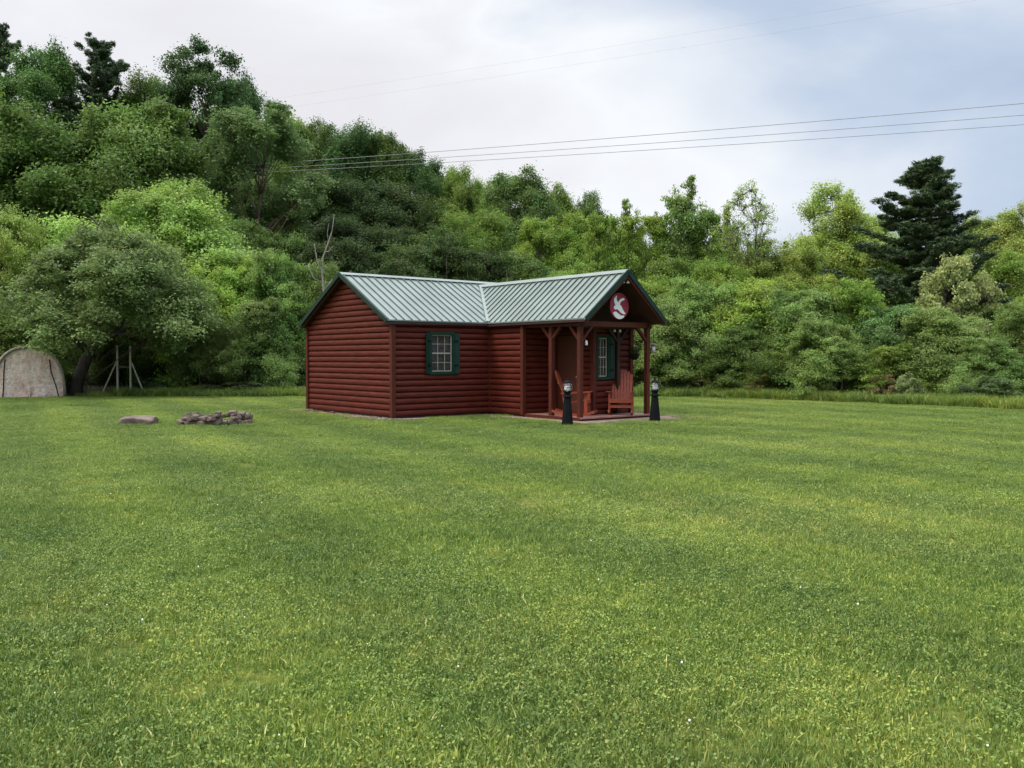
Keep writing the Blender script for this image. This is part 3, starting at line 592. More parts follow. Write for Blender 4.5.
# --- thicket on the right and behind the cabin
for px, d, ty, wd, c_, lb in (
    (664, 37.5, 300, 95, OLV, 'olive shrub directly right of the porch'), (640, 40, 282, 110, MIDL, 'light green shrub behind the porch roof'),
    (700, 38.5, 282, 110, (.082, .155, .034), 'light green tall shrub at the left end of the thicket'), (752, 37.5, 284, 120, MIDL, 'bright-topped shrub under the sparse young tree'),
    (802, 36, 290, 120, BLUEG, 'blue-green layered shrub in the middle of the thicket'), (850, 36, 286, 112, MIDL, 'light-topped layered shrub below the yellow-green tree'),
    (825, 33.5, 322, 95, BLUEG, 'darker layered shrub in front of the middle of the thicket'), (893, 34.5, 306, 110, (.062, .12, .034), 'green shrub left of the creamy-leaved tree'),
    (940, 33, 312, 120, OLV, 'olive layered shrub below the creamy-leaved tree'), (742, 36, 325, 90, DK, 'dark green shrub low in the left half of the thicket'),
    (982, 31, 338, 80, OLV, 'low olive shrub towards the right edge'), (1022, 31.5, 308, 95, BLUEG, 'blue-green shrub at the right edge of the photo'),
    (780, 35.6, 335, 80, BLUEG, 'dark blue-green low shrub near the middle of the thicket'), (890, 32.6, 345, 80, MID, 'rounded low shrub in front of the creamy-leaved tree')):
    tree('shrub', px, d, ty, wd, c_, lb, group='shrubs of the thicket right of the cabin', name='shrub', cat='shrub')
for px, d, ty, c_ in ((1080, 30, 300, MID), (1140, 28, 300, OLV), (1200, 28, 290, MIDL)):
    tree('shrub', px, d, ty, 110, c_, 'shrub beyond the right edge of the photo', group='shrubs outside the right edge', name='shrub', cat='shrub')
for px, d, ty, c_ in ((355, 42, 300, OLV), (400, 43, 296, MID), (450, 43, 298, MID), (500, 43, 296, MID), (550, 43, 296, MIDL), (600, 42, 290, MIDL)):
    tree('shrub', px, d, ty, 100, c_, 'shrub standing hidden behind the cabin', group='shrubs behind the cabin', name='shrub', cat='shrub')
for px, ty, wd, c_, lb in ((762, 372, 46, (.17, .16, .05), 'small yellowish bush at the foot of the thicket, left half'), (884, 376, 34, (.14, .12, .05), 'small brownish bush left of the pale green tuft'),
    (908, 374, 36, (.13, .17, .06), 'small pale green bush at the foot of the thicket'), (995, 378, 70, (.05, .085, .025), 'low dark bush at the right edge'),
    (700, 378, 60, (.07, .1, .03), 'low green bush right of the right lantern'), (240, 382, 70, (.05, .08, .028), 'low dark bush between the white posts and the cabin'),
    (150, 380, 60, (.045, .08, .03), 'low dark bush behind the braced white posts')):
    tree('bush', px, edge_depth(px) + 1.6, ty, wd, c_, lb, name='bush', cat='bush')
# understory closing the gaps behind the front rows
i = 0
for px in range(-60, 1090, 48):
    for d, ty in ((46.5, 292), (53, 262)):
        if d > 50 and 480 > px > 60: ty = 215 + max(0, (px - 250) * .2)
        i += 1
        dd = d + random.uniform(-1, 1); x = (px - 512) / F * dd
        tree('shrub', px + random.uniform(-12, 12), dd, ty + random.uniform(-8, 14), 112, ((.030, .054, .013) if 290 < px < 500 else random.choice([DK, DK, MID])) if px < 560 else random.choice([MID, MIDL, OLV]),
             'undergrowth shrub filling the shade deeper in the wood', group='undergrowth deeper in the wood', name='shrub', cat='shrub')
# --- dead white branches standing over the shrubs left of the roof
dx = (328 - 512) / F * 41; sn = MB()
sn.tube([(0, 0, 3.0), (.02, 0, 4.2), (-.08, 0, 5.2), (-.02, 0, 5.9), (.28, 0, 6.5), (.5, 0, 7.0), (.62, 0, 7.7)], [.07, .065, .055, .05, .04, .03, .012], 6)
sn.tube([(-.05, 0, 5.1), (-.4, .1, 5.7), (-.55, .1, 6.5)], [.04, .03, .01], 5); sn.tube([(.1, 0, 6.1), (.3, -.1, 6.1), (.55, 0, 6.35)], [.03, .022, .008], 5)
sn.tube([(0, 0, 4.4), (.5, 0, 4.9), (1.1, 0, 5.0), (1.6, .1, 5.3)], [.045, .035, .025, .01], 5); sn.tube([(0, 0, 4.7), (-.6, 0, 5.0), (-.9, 0, 5.6)], [.03, .025, .01], 5); sn.tube([(.28, 0, 6.5), (.22, 0, 6.9), (.3, 0, 7.3)], [.025, .018, .007], 5)
sn.tube([(0, 0, -.2), (.03, 0, 1.5), (0, 0, 3.0)], [.1, .09, .07], 6)
so_ = sn.build('dead_tree', M['dead_wood'], None, True); so_.scale = (.75, .75, 1); so_.location = (dx + .4, 38.3, 0); tag(so_, 'bleached dead branches reaching above the shrubs left of the cabin roof', 'dead tree')

# ------------------------------------------------------------------ cabin
cabin = empty('log_cabin', P0, math.atan2(.631, .776)); tag(cabin, 'small L-shaped red log cabin with a pale green metal roof and front porch', 'cabin')
W0, WZ = .055, 2.49; GW = 4.64; S1 = 3.1; S2 = 5.65; RS = (S1 + S2) / 2; PZ = 3.84; PY = -3.55
COURSE = .1536
def log_wall(p0, p1, nrm, z0, z1, openings=(), peak=None, name='wall', dark=False):
    """peak=(u_peak, z_peak, z_eave): gable above z1"""
    mb = MB(); p0 = Vector((*p0, 0)); p1 = Vector((*p1, 0)); Lw = (p1 - p0).length; d = (p1 - p0) / Lw; nv = Vector((*nrm, 0)); K_ = 7
    ztop = peak[1] if peak else z1; z = z0
    def off(z):
        f = ((z - z0) / COURSE) % 1.0; return .052 * math.sqrt(max(0, 1 - (2 * f - 1) ** 2)) ** .85
    rows = []; k = 0
    while z < ztop - 1e-4:
        zn = min(ztop, z0 + (k + 1) * COURSE / K_); rows.append((z, zn)); z = zn; k += 1
    for i, (za, zb) in enumerate(rows):
        oa = 0.0 if i % K_ == 0 else off(za); ob = 0.0 if (i + 1) % K_ == 0 else off(zb)
        def ext(z):
            if not peak or z <= peak[2]: return 0.0, Lw
            f = (z - peak[2]) / (peak[1] - peak[2]); return peak[0] * f, Lw - (Lw - peak[0]) * f
        a0, a1 = ext(za); b0, b1 = ext(zb); zm = (za + zb) / 2
        iv = [(a0, a1, b0, b1)]
        for (u0, u1, w0, w1) in openings:
            if w0 < zm < w1:
                nv_ = []
                for q in iv:
                    if q[0] < u0 < q[1]: nv_.append((q[0], u0, q[2], u0))
                    if q[0] < u1 < q[1]: nv_.append((u1, q[1], u1, q[3]))
                    if u1 <= q[0] or u0 >= q[1]: nv_.append(q)
                iv = nv_
        for q in iv:
            mb.poly([p0 + d * q[0] + nv * oa + Vector((0, 0, za)), p0 + d * q[1] + nv * oa + Vector((0, 0, za)), p0 + d * q[3] + nv * ob + Vector((0, 0, zb)), p0 + d * q[2] + nv * ob + Vector((0, 0, zb))])
    return mb.build(name, M['log'], cabin)
win1 = (1.14, 1.80, 1.19, 2.16)
log_wall((0, 0), (S1, 0), (0, -1), W0, WZ, [win1])
log_wall((0, GW), (0, 0), (-1, 0), W0, WZ, peak=(GW / 2, PZ - .06, WZ - .02))
log_wall((S1, 0), (S1, -1.45), (-1, 0), W0, WZ)
log_wall((S1, -1.45), (4.25, -1.45), (0, -1), W0, WZ)
door_u = (.42, 1.12)
DW = (.10, .98)
log_wall((4.25, -1.45), (4.25, -2.9), (-1, 0), W0, WZ, [(DW[0], DW[1], 0, 2.16)])
win2 = (.12, .46, 1.06, 2.08)
log_wall((4.25, -2.9), (S2 - .1, -2.9), (0, -1), W0, WZ, [win2], peak=None)
log_wall((S2 - .1, -2.9), (S2 - .1, 0), (1, 0), W0, WZ)
log_wall((S2 - .1, 0), (S2 - .1, GW), (1, 0), W0, WZ, peak=(GW / 2, PZ - .06, WZ - .02))
log_wall((S2 - .1, GW), (0, GW), (0, 1), W0, WZ)
# upper wall over porch room, gable shade deepened by its dark colour
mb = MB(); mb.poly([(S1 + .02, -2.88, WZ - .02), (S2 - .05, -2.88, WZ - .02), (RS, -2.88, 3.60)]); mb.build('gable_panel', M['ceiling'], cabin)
# corner boards
for (x, y) in ((-.035, -.035), (-.035, GW + .035), (S1 - .045, -1.495), (4.205, -2.945), (S2 - .06, -2.945)):
    MB().box((x, y, (W0 + WZ) / 2), (.115, .115, WZ - W0)).build('corner_board', M['trim'], cabin, bevel=.006)
MB().box((S1 - .035, -.04, (W0 + WZ) / 2), (.05, .06, WZ - W0 - .01)).build('corner_board', M['trim'], cabin)
MB().box((4.22, -1.49, (W0 + WZ) / 2), (.05, .05, WZ - W0 - .01)).build('corner_board', M['trim'], cabin)
# skid foundation beams, the dark gap under the walls put into their colour
mb = MB()
mb.box((S1 / 2, .06, .06), (S1, .1, .118)).box((.06, GW / 2, .055), (.1, GW - .3, .108)).box((S1 + .06, -.75, .058), (.1, 1.4, .11)).box((S2 - .15, .8, .06), (.1, 7.2, .118))
mb.build('skid_beam', M['dark_trim'], cabin)
# roof sheets with standing ribs
EZ = 2.52; OX = .26; OY = .12; OS = .16; FY = -4.0
def roof_sheet(poly, slope_dir, rib_axis, ribs, name='roof'):
    pass
rise_l = (PZ - EZ) / (GW / 2 + OY)
PR = 3.72; vy = -OY + (PR - EZ) / rise_l; rise_r = (PR - EZ) / (RS - S1 + OS)
def zl(y): return EZ + rise_l * (y + OY) if y < GW / 2 else PZ - rise_l * (y - GW / 2)
def zr(s): return EZ + rise_r * (s - S1 + OS)
ve = (S1 - OS, -OY); re_ = 2 * RS - S1 + .10
#      # valley from eave to ridge, plan
def lerp(a, b, t): return a + (b - a) * t
rf = MB(); T_ = .03
def sheet(mb, pts, th=.035):
    n = len(pts); b = len(mb.v); mb.v += [tuple(p) for p in pts] + [(p[0], p[1], p[2] - th) for p in pts]
    mb.f.append(tuple(range(b, b + n))); mb.f.append(tuple(range(b + 2 * n - 1, b + n - 1, -1)))
    for i in range(n): j = (i + 1) % n; mb.f.append((b + i, b + n + i, b + n + j, b + j))
sheet(rf, [(-OX, -OY, EZ), (ve[0], -OY, EZ), (RS, vy, PR), (RS, GW / 2, PZ), (-OX, GW / 2, PZ)])
sheet(rf, [(-OX, GW / 2, PZ), (S2 + .2, GW / 2, PZ), (S2 + .2, GW + OY, EZ), (-OX, GW + OY, EZ)])
sheet(rf, [(RS, GW / 2, PZ), (RS, vy, PR), (re_, -OY, EZ), (S2 + .2, -OY, EZ), (S2 + .2, GW / 2, PZ)])
rib = MB()
s = -OX + .06
while s < RS - .02:
    y0 = -OY if s < ve[0] else lerp(-OY, vy, (s - ve[0]) / (RS - ve[0]))
    if GW / 2 - y0 > .1: rib.bar((s, y0, zl(y0) + .009), (s, GW / 2 - .02, PZ + .005), .028, .032)
    s += .235
s = -OX + .06
while s < S2 + .2: rib.bar((s, GW / 2 + .02, PZ + .004), (s, GW + OY, EZ + .008), .035, .028); s += .235
roof = rf.build('roof', M['roof'], cabin); rib.build('roof_ribs', M['rib'], roof)
rf2 = MB(); sheet(rf2, [(S1 - OS, -OY, EZ), (S1 - OS, FY, EZ), (RS, FY, PR), (RS, vy, PR)][::-1]); sheet(rf2, [(RS, vy, PR), (RS, FY, PR), (re_, FY, EZ), (re_, -OY, EZ)][::-1])
roof2 = rf2.build('roof', M['roof'], cabin); rib = MB(); y = FY + .06
while y < vy:
    t = max(0, (y + OY) / (vy + OY)); s0 = lerp(ve[0], RS, t) if y > -OY else ve[0]
    if RS - s0 > .08:
        rib.bar((s0, y, zr(s0) + .009), (RS - .02, y, PR + .005), .028, .032)
    if y < -OY: rib.bar((RS + .02, y, PR + .004), (re_, y, EZ + .009), .035, .028)
    y += .235
rib.build('roof_ribs', M['rib'], roof2)
# ridge caps and valley flashing
def ridge(mb, a, b, slope, wd=.13):
    a = Vector(a); b = Vector(b); d = (b - a).normalized(); s_ = Vector((-d.y, d.x, 0)); up = Vector((0, 0, 1))
    for sg in (-1, 1): mb.poly([a + up * .045, b + up * .045, b + s_ * sg * wd + up * (.045 - wd * slope), a + s_ * sg * wd + up * (.045 - wd * slope)])
mb = MB(); ridge(mb, (-OX - .01, GW / 2, PZ), (S2 + .21, GW / 2, PZ), rise_l); mb.build('ridge_cap', M['roof'], roof)
mb = MB(); ridge(mb, (RS, vy, PR + .004), (RS, FY - .01, PR + .004), rise_r, .11); mb.build('ridge_cap', M['roof'], roof2)
MB().bar((ve[0] - .0, ve[1] - .01, EZ + .034), (RS, vy, PR + .04), .09, .012).build('valley_flashing', M['roof'], roof)
# rake fascias (dark green) with brown boards under, eave fascias
mb = MB(); br = MB()
for (a, b) in (((-OX - .012, -OY - .02, EZ - .03), (-OX - .012, GW / 2, PZ - .012)), ((-OX - .012, GW + OY + .02, EZ - .03), (-OX - .012, GW / 2, PZ - .012))):
    mb.bar(a, b, .024, .11)
    br.bar((a[0] + .07, a[1], a[2] - .075), (b[0] + .07, b[1], b[2] - .085), .03, .07)
mb.build('rake_fascia', M['green'], roof); br.build('rake_board', M['dark_trim'], roof)
mb = MB(); br = MB()
for (a, b) in (((S1 - OS - .02, FY - .012, EZ - .03), (RS, FY - .012, PR - .012)), ((re_ + .02, FY - .012, EZ - .03), (RS, FY - .012, PR - .012))):
    mb.bar(a, b, .024, .12); br.bar((a[0], a[1] + .04, a[2] - .07), (b[0], b[1] + .04, b[2] - .10), .04, .10)
mb.build('rake_fascia', M['green'], roof2); br.build('rake_board', M['trim'], roof2)
mb = MB()
mb.bar((-OX, -OY - .012, EZ - .085), (ve[0], -OY - .012, EZ - .065), .024, .055); mb.build('eave_fascia', M['dark_trim'], roof)
mb = MB(); mb.bar((S1 - OS - .012, -OY - .03, EZ - .085), (S1 - OS - .012, FY, EZ - .065), .024, .055); mb.bar((re_ + .012, -OY, EZ - .085), (re_ + .012, FY, EZ - .065), .024, .055)
mb.build('eave_fascia', M['dark_trim'], roof2)
# soffits / porch ceiling under the sheets
mb = MB(); d_ = .10
mb.poly([(-OX + .01, -OY + .01, zl(-OY) - d_ + .01), (S1, -OY + .01, zl(-OY) - d_ + .01), (S1, GW / 2, PZ - d_), (-OX + .01, GW / 2, PZ - d_)])
mb.poly([(-OX + .01, GW + OY - .01, EZ - d_ + .01), (S2 + .1, GW + OY - .01, EZ - d_ + .01), (S2 + .1, GW / 2, PZ - d_), (-OX + .01, GW / 2, PZ - d_)])
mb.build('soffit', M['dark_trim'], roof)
mb = MB()
mb.poly([(S1 - OS + .01, -.1, EZ - d_ + .01), (S1 - OS + .01, FY + .02, EZ - d_ + .01), (RS, FY + .02, PR - d_), (RS, -.1, PR - d_)])
mb.poly([(re_ - .01, -.1, EZ - d_ + .01), (re_ - .01, FY + .02, EZ - d_ + .01), (RS, FY + .02, PR - d_), (RS, -.1, PR - d_)])
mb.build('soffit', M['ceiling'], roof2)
# porch: deck, posts, beams, braces, horizontal ceiling behind the front
dk = MB(); y = -1.50
while y > -3.62:
    dk.box(((S1 + 4.22) / 2 if y > -2.85 else (S1 + S2 - .02) / 2 - .02, y - .065, .07), ((4.2 - S1 + .02) if y > -2.85 else (S2 - S1 + .02), .132, .035)); y -= .138
deck = dk.build('deck', M['deck'], cabin)
MB().box(((S1 + S2) / 2 - .02, -3.645, .045), (S2 - S1 + .06, .03, .075)).box((S1 - .03, -2.55, .04), (.03, 2.15, .09)).build('deck_rim', M['trim'], deck)
MB().box(((S1 + S2) / 2, -3.58, .02), (S2 - S1 - .2, .06, .04)).build('skid_beam', M['dark_trim'], deck)
TOPB = 2.45
def post(x, y, nm='post', mt='trim', z0=.0, w_=.115):
    return MB().box((x, y, (z0 + TOPB - .12) / 2), (w_, w_, TOPB - .12 - z0)).build(nm, M[mt], cabin, bevel=.008)
post(3.16, -2.5, z0=.09); post(3.16, PY); post(S2 - .08, PY); post(5.02, -3.02, mt='dark_trim', z0=.09, w_=.1)  # centre post takes the dark tone: its unlit look is painted in
mb = MB(); mb.box((3.16, -2.5, TOPB - .055), (.13, 2.2, .12)); mb.build('beam', M['trim'], cabin)
MB().box((S2 - .08, -3.2, TOPB - .055), (.13, .8, .12)).build('beam', M['trim'], cabin)
MB().box(((S1 + S2) / 2, PY, TOPB - .05), (S2 - S1 + .1, .10, .13)).build('beam', M['trim'], cabin)
def brace(a, b, mt='trim'): MB().bar(a, b, .07, .08, (0, 1, 0)).build('brace', M[mt], cabin, bevel=.004)
brace((3.20, PY, TOPB - .47), (3.56, PY, TOPB - .10)); brace((S2 - .12, PY, TOPB - .47), (S2 - .48, PY, TOPB - .10))
brace((3.16, PY + .04, TOPB - .44), (3.16, PY + .36, TOPB - .11)); brace((3.16, -2.46, TOPB - .40), (3.16, -2.16, TOPB - .11)); brace((3.16, -2.54, TOPB - .40), (3.16, -2.84, TOPB - .11))
brace((S2 - .08, PY + .04, TOPB - .44), (S2 - .08, PY + .36, TOPB - .11))
brace((5.04, -3.02, TOPB - .48), (5.36, -3.02, TOPB - .14), 'dark_trim'); brace((5.0, -3.02, TOPB - .48), (4.68, -3.02, TOPB - .14), 'dark_trim')
MB().box((RS + .3, -3.02, TOPB - .09), (2.3, .1, .1)).build('beam', M['dark_trim'], cabin)
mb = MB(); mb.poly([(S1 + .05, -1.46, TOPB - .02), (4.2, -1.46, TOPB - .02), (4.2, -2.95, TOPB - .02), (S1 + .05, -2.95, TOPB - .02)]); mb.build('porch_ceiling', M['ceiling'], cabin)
# windows
def window(o, d, n, u0, u1, z0, z1, shut='both', curtain=False):
    """o origin, d wall direction, n outward; opening u0..u1, z0..z1"""
    o = Vector((*o, 0)); d = Vector((*d, 0)); n = Vector((*n, 0)); Mx = Matrix((d, n, Vector((0, 0, 1)))).transposed()
    P = lambda u, q, z: o + d * u + n * q + Vector((0, 0, z)); uc, zc = (u0 + u1) / 2, (z0 + z1) / 2
    fr = MB(); b_ = .075
    for (ua, ub, za, zb) in ((u0 - b_, u1 + b_, z1, z1 + b_), (u0 - b_, u1 + b_, z0 - b_, z0), (u0 - b_, u0, z0, z1), (u1, u1 + b_, z0, z1)):
        fr.box(P((ua + ub) / 2, .035, (za + zb) / 2), (ub - ua, .09, zb - za), Mx)
    wn = fr.build('window', M['shutter'], cabin, bevel=.004)
    sh = MB(); t_ = .03
    for (ua, ub, za, zb) in ((u0, u1, z1 - t_, z1), (u0, u1, z0, z0 + t_), (u0, u0 + t_, z0, z1), (u1 - t_, u1, z0, z1), (u0, u1, zc - .018, zc + .018)):
        sh.box(P((ua + ub) / 2, .012, (za + zb) / 2), (ub - ua, .03, zb - za), Mx)
    sh.build('sash', M['pale_wood'], wn)
    mt = MB()
    for k in (1, 2): mt.box(P(u0 + (u1 - u0) * k / 3, .012, zc), (.013, .012, z1 - z0), Mx)
    for k in (1, 3): mt.box(P(uc, .0125, z0 + (z1 - z0) * k / 4), (u1 - u0, .012, .013), Mx)
    mt.build('muntins', M['pale_wood'], wn)
    MB().box(P(uc, .002, zc), (u1 - u0 - .01, .004, z1 - z0 - .01), Mx).build('pane', M['pane'], wn)
    bl = MB(); z = z0 + .03; zend = z1 - .01
    while z < zend: bl.box(P(uc, -.05, z), (u1 - u0 - .04, .026, .006), Mx @ Matrix.Rotation(R(40), 3, 'X')); z += .035
    bl.build('blind', M['blind'], wn)
    MB().box(P(uc, -.14, zc), (u1 - u0 + .15, .01, z1 - z0 + .15), Mx).build('backing', M['inside'], wn)
    for sd_, on in ((-1, shut in ('both', 'left')), (1, shut in ('both', 'right'))):
        if not on: continue
        wd = .135; e_ = (u0 - b_) if sd_ < 0 else (u1 + b_); ang = R(14) * sd_
        c = P(e_ + sd_ * wd / 2 * math.cos(ang), .075 + abs(math.sin(ang)) * wd / 2, zc); Mr = Mx @ Matrix.Rotation(ang, 3, 'Z')
        s_ = MB(); hh = z1 - z0 + .1
        s_.box(c, (wd, .02, hh), Mr)
        for q in (-1, 1): s_.box(c + Mr @ Vector((q * (wd / 2 - .02), -.0, 0)), (.036, .032, hh), Mr)
        for q in (-1, 0, 1): s_.box(c + Mr @ Vector((0, 0, q * (hh / 2 - .03))), (wd - .072, .030, .055), Mr)
        so = s_.build('shutter', M['green'], wn)
        hg = MB()
        for q in (-.3, .3): hg.box(c + Mr @ Vector((-sd_ * (wd / 2 - .03), .02, q * hh)), (.10, .012, .04), Mr)
        hg.build('hinge', M['black'], wn)
    return wn
window((0, 0), (1, 0), (0, -1), *win1)
window((4.25, -2.9), (1, 0), (0, -1), *win2, shut='right')
# door in the wall that faces the side porch
mb = MB(); yc = -1.45 - (DW[0] + DW[1]) / 2
mb.box((4.24, yc, 1.13), (.05, DW[1] - DW[0] - .02, 2.03)); door = mb.build('door', M['door'], cabin, bevel=.005)
mb = MB()
for z, h in ((1.62, .8), (.62, .75)):
    for q in (-.2, .2): mb.box((4.212, yc + q, z), (.012, .28, h))
mb.build('door_panel', M['door'], door)
MB().lathe([(.012, 0), (.028, .01), (.03, .03), (.018, .05)], (4.19, yc - .34, 1.02), 12).build('handle', M['pale_wood'], door)
mb = MB()
mb.box((4.20, -1.45 - DW[0] + .03, 1.13), (.06, .07, 2.1)).box((4.20, -1.45 - DW[1] - .03, 1.13), (.06, .07, 2.1)).box((4.20, yc, 2.20), (.062, DW[1] - DW[0] + .13, .08)); mb.build('door_frame', M['trim'], door)
MB().box((4.19, yc, .13), (.1, DW[1] - DW[0], .03)).build('threshold', M['trim'], door)
# twin floodlight under the peak
cw = lambda x, y, z: Vector((P0.x, P0.y, 0)) + AX * x + BX * y + Vector((0, 0, z))
fl_ = empty('floodlight', cw(RS, FY + .12, PR - .26), math.atan2(.631, .776)); tag(fl_, 'small twin-headed white floodlight under the porch gable peak', 'light')
MB().box((0, 0, .06), (.12, .06, .04)).build('mount', M['black'], fl_)
for q in (-.09, .09): MB().lathe([(.02, .05), (.03, .01), (.05, -.03), (.048, -.035), (.03, -.036)], (q, -.02, 0), 14).build('lamp_head', M['white'], fl_, True)
# round crimson sign with white bird mark
sg = empty('round_sign', cw(RS + .03, PY - .10, 2.86), math.atan2(.631, .776)); tag(sg, 'round crimson sign with a white bird emblem hanging in the porch gable', 'sign')
Rd = .335; n = 48; mb = MB(); ring = [(Rd * math.cos(2 * math.pi * i / n), Rd * math.sin(2 * math.pi * i / n)) for i in range(n)]
mb.v = [(x, -.02, z) for x, z in ring] + [(x, .02, z) for x, z in ring]; mb.f = [tuple(range(n)), tuple(range(2 * n - 1, n - 1, -1))] + [(i, n + i, n + (i + 1) % n, (i + 1) % n) for i in range(n)]
mb.build('disc', M['sign'], sg)
def decal(pts, nm):
    q = [((x - 340) / 85 * Rd, -(y - 380) / 118 * Rd) for x, y in pts]; mb = MB(); n = len(q)
    mb.v = [(x, -.030, z) for x, z in q] + [(x, -.0195, z) for x, z in q]; mb.f = [tuple(range(n))] + [(i, n + i, n + (i + 1) % n, (i + 1) % n) for i in range(n)]
    return mb.build(nm, M['white'], sg)
decal([(316, 287), (300, 300), (288, 325), (292, 352), (301, 372), (292, 385), (284, 398), (300, 413), (318, 408), (334, 420), (352, 440), (378, 452), (396, 446), (380, 428), (366, 402), (356, 380), (342, 366),
       (346, 348), (360, 333), (378, 326), (388, 318), (376, 306), (356, 311), (338, 328), (328, 345), (318, 338), (311, 318), (314, 300)], 'bird_emblem')
decal([(280, 445), (292, 432), (308, 430), (322, 442), (340, 455), (362, 464), (386, 462), (374, 482), (352, 494), (330, 494), (308, 484), (292, 468)], 'crescent_emblem')
for q in (-.15, .15): MB().tube([(q, .0, Rd - .05), (q * .9, .03, Rd + .2)], .006, 6).build('hanger', M['black'], sg)

# ------------------------------------------------------------------ rocking chairs
def make_chair(label, loc, rz):
    r = empty('rocking_chair', loc, rz); tag(r, label, 'rocking chair', 'red wooden rocking chairs on the porch')   # faces -Y
    m = M['chair']
    ys = [-.26 + .075 * i for i in range(7)]
    st = MB()
    for i in range(7): st.box((0, -.27 + .08 * i, .40 - .012 * i), (.54, .07, .022), Matrix.Rotation(R(-8), 3, 'X'))
    st.build('seat', m, r)
    bk = MB(); th = R(22)
    for i in range(7):
        q = i - 3; l = .88 - .014 * q * q; x0 = q * .074; x1 = q * .082; a = Vector((x0, .22, .33)); b = Vector((x1, .22 + l * math.sin(th), .33 + l * math.cos(th)))
        bk.bar(a, b, .068, .02, (0, -1, .3))
    bk.bar((-.26, .33, .55), (.26, .33, .55), .05, .022, (0, 1, -.4)); bk.bar((-.29, .44, .83), (.29, .44, .83), .05, .022, (0, 1, -.4))
    bk.build('backrest', m, r)
    for s_ in (-1, 1):
        x = .315 * s_; MB().bar((x, -.36, .60), (x, .36, .57), .11, .024).build('armrest', m, r)
        MB().box((x * .93, -.26, .335), (.035, .085, .51)).build('leg', m, r)
        MB().bar((x * .93, .30, .56), (x * .93, .22, .07), .035, .08, (0, 1, 0)).build('leg', m, r)
        rk = MB(); pts = [(x * .93, -.48 + .12 * i, .025 + .10 * ((i - 4.2) / 4.6) ** 2) for i in range(10)]
        for a, b in zip(pts, pts[1:]): rk.bar(a, b, .034, .06)
        rk.build('rocker', m, r)
    MB().box((0, -.275, .22), (.56, .022, .075)).box((0, -.315, .36), (.60, .022, .09)).build('stretcher', m, r)
    return r
RZ = math.atan2(.631, .776)
c1 = cw(4.80, -3.36, .09); make_chair('red wooden rocking chair facing forward on the porch beside the window', c1, R(-10))
c2 = cw(3.62, -2.95, .09); make_chair('red wooden rocking chair seen from its side behind the left porch post', c2, R(78))

# hanging things on the porch
hb = empty('hanging_feeder', cw(3.35, PY - .02, 1.86)); tag(hb, 'small clear hanging feeder on a thin wire beside the left porch post', 'feeder')
MB().tube([(-.16, -.0, .42), (-.1, 0, .25), (0, 0, .11)], .006, 5).build('wire', M['pale_wood'], hb)
MB().lathe([(.01, .12), (.03, .10), (.035, .02), (.03, 0)], (0, 0, 0), 12).build('bottle', M['white'], hb, True); MB().lathe([(.055, 0), (.065, -.02), (.03, -.04)], (0, 0, 0), 12).build('tray', M['black'], hb, True)
hp = empty('hanging_basket', cw(S2 - .35, PY + .2, 1.66)); tag(hp, 'dark hanging basket inside the right porch post', 'hanging basket')
MB().lathe([(.05, -.16), (.11, -.1), (.15, 0), (.14, .01)], (0, 0, 0), 16).build('basket', M['black'], hp, True)
g = np.random.default_rng(5); n = 900; u = sph(g, n) * (g.random(n) ** .4)[:, None] * np.array([.19, .19, .17]) + np.array([0, 0, .04])
me = leaf_mesh('foliage', u, u + np.array([0, 0, .2]), .022 * g.uniform(.6, 1.3, n), .4 + g.normal(0, .2, n), .5, M['leaf'], g); o = link(me, 'foliage', hp); o.color = (.02, .045, .015, 1)
for k in range(3): a = k * 2.09; MB().tube([(.14 * math.cos(a), .14 * math.sin(a), 0), (0, 0, .58)], .004, 4).build('chain', M['black'], hp)
hf = empty('hanging_lantern', cw(S2 + .17, PY, 1.80)); tag(hf, 'pale round hanging feeder on a bracket outside the right porch post', 'feeder')
MB().tube([(-.15, -.1, .33), (-.05, 0, .40), (0, 0, .38), (0, 0, .14)], .008, 6).build('bracket', M['black'], hf)
MB().lathe([(.02, .15), (.12, .10), (.13, .085), (.05, .08)], (0, 0, 0), 16).build('cap', M['stone'], hf, True); MB().lathe([(.045, .08), (.05, .02), (.045, -.06)], (0, 0, 0), 16).build('tube', M['white'], hf, True)
MB().lathe([(.05, -.06), (.10, -.08), (.10, -.10), (.04, -.11)], (0, 0, 0), 16).build('tray', M['canvas_edge'], hf, True)
sl = empty('porch_light', cw(4.9, -3.1, TOPB - .20), RZ); tag(sl, 'pair of small white lights under the dark porch beam', 'light')
for q in (-.08, .12): MB().lathe([(.01, .05), (.028, .03), (.032, 0), (.02, -.025)], (q, 0, 0), 12).build('bulb', M['white'], sl, True)

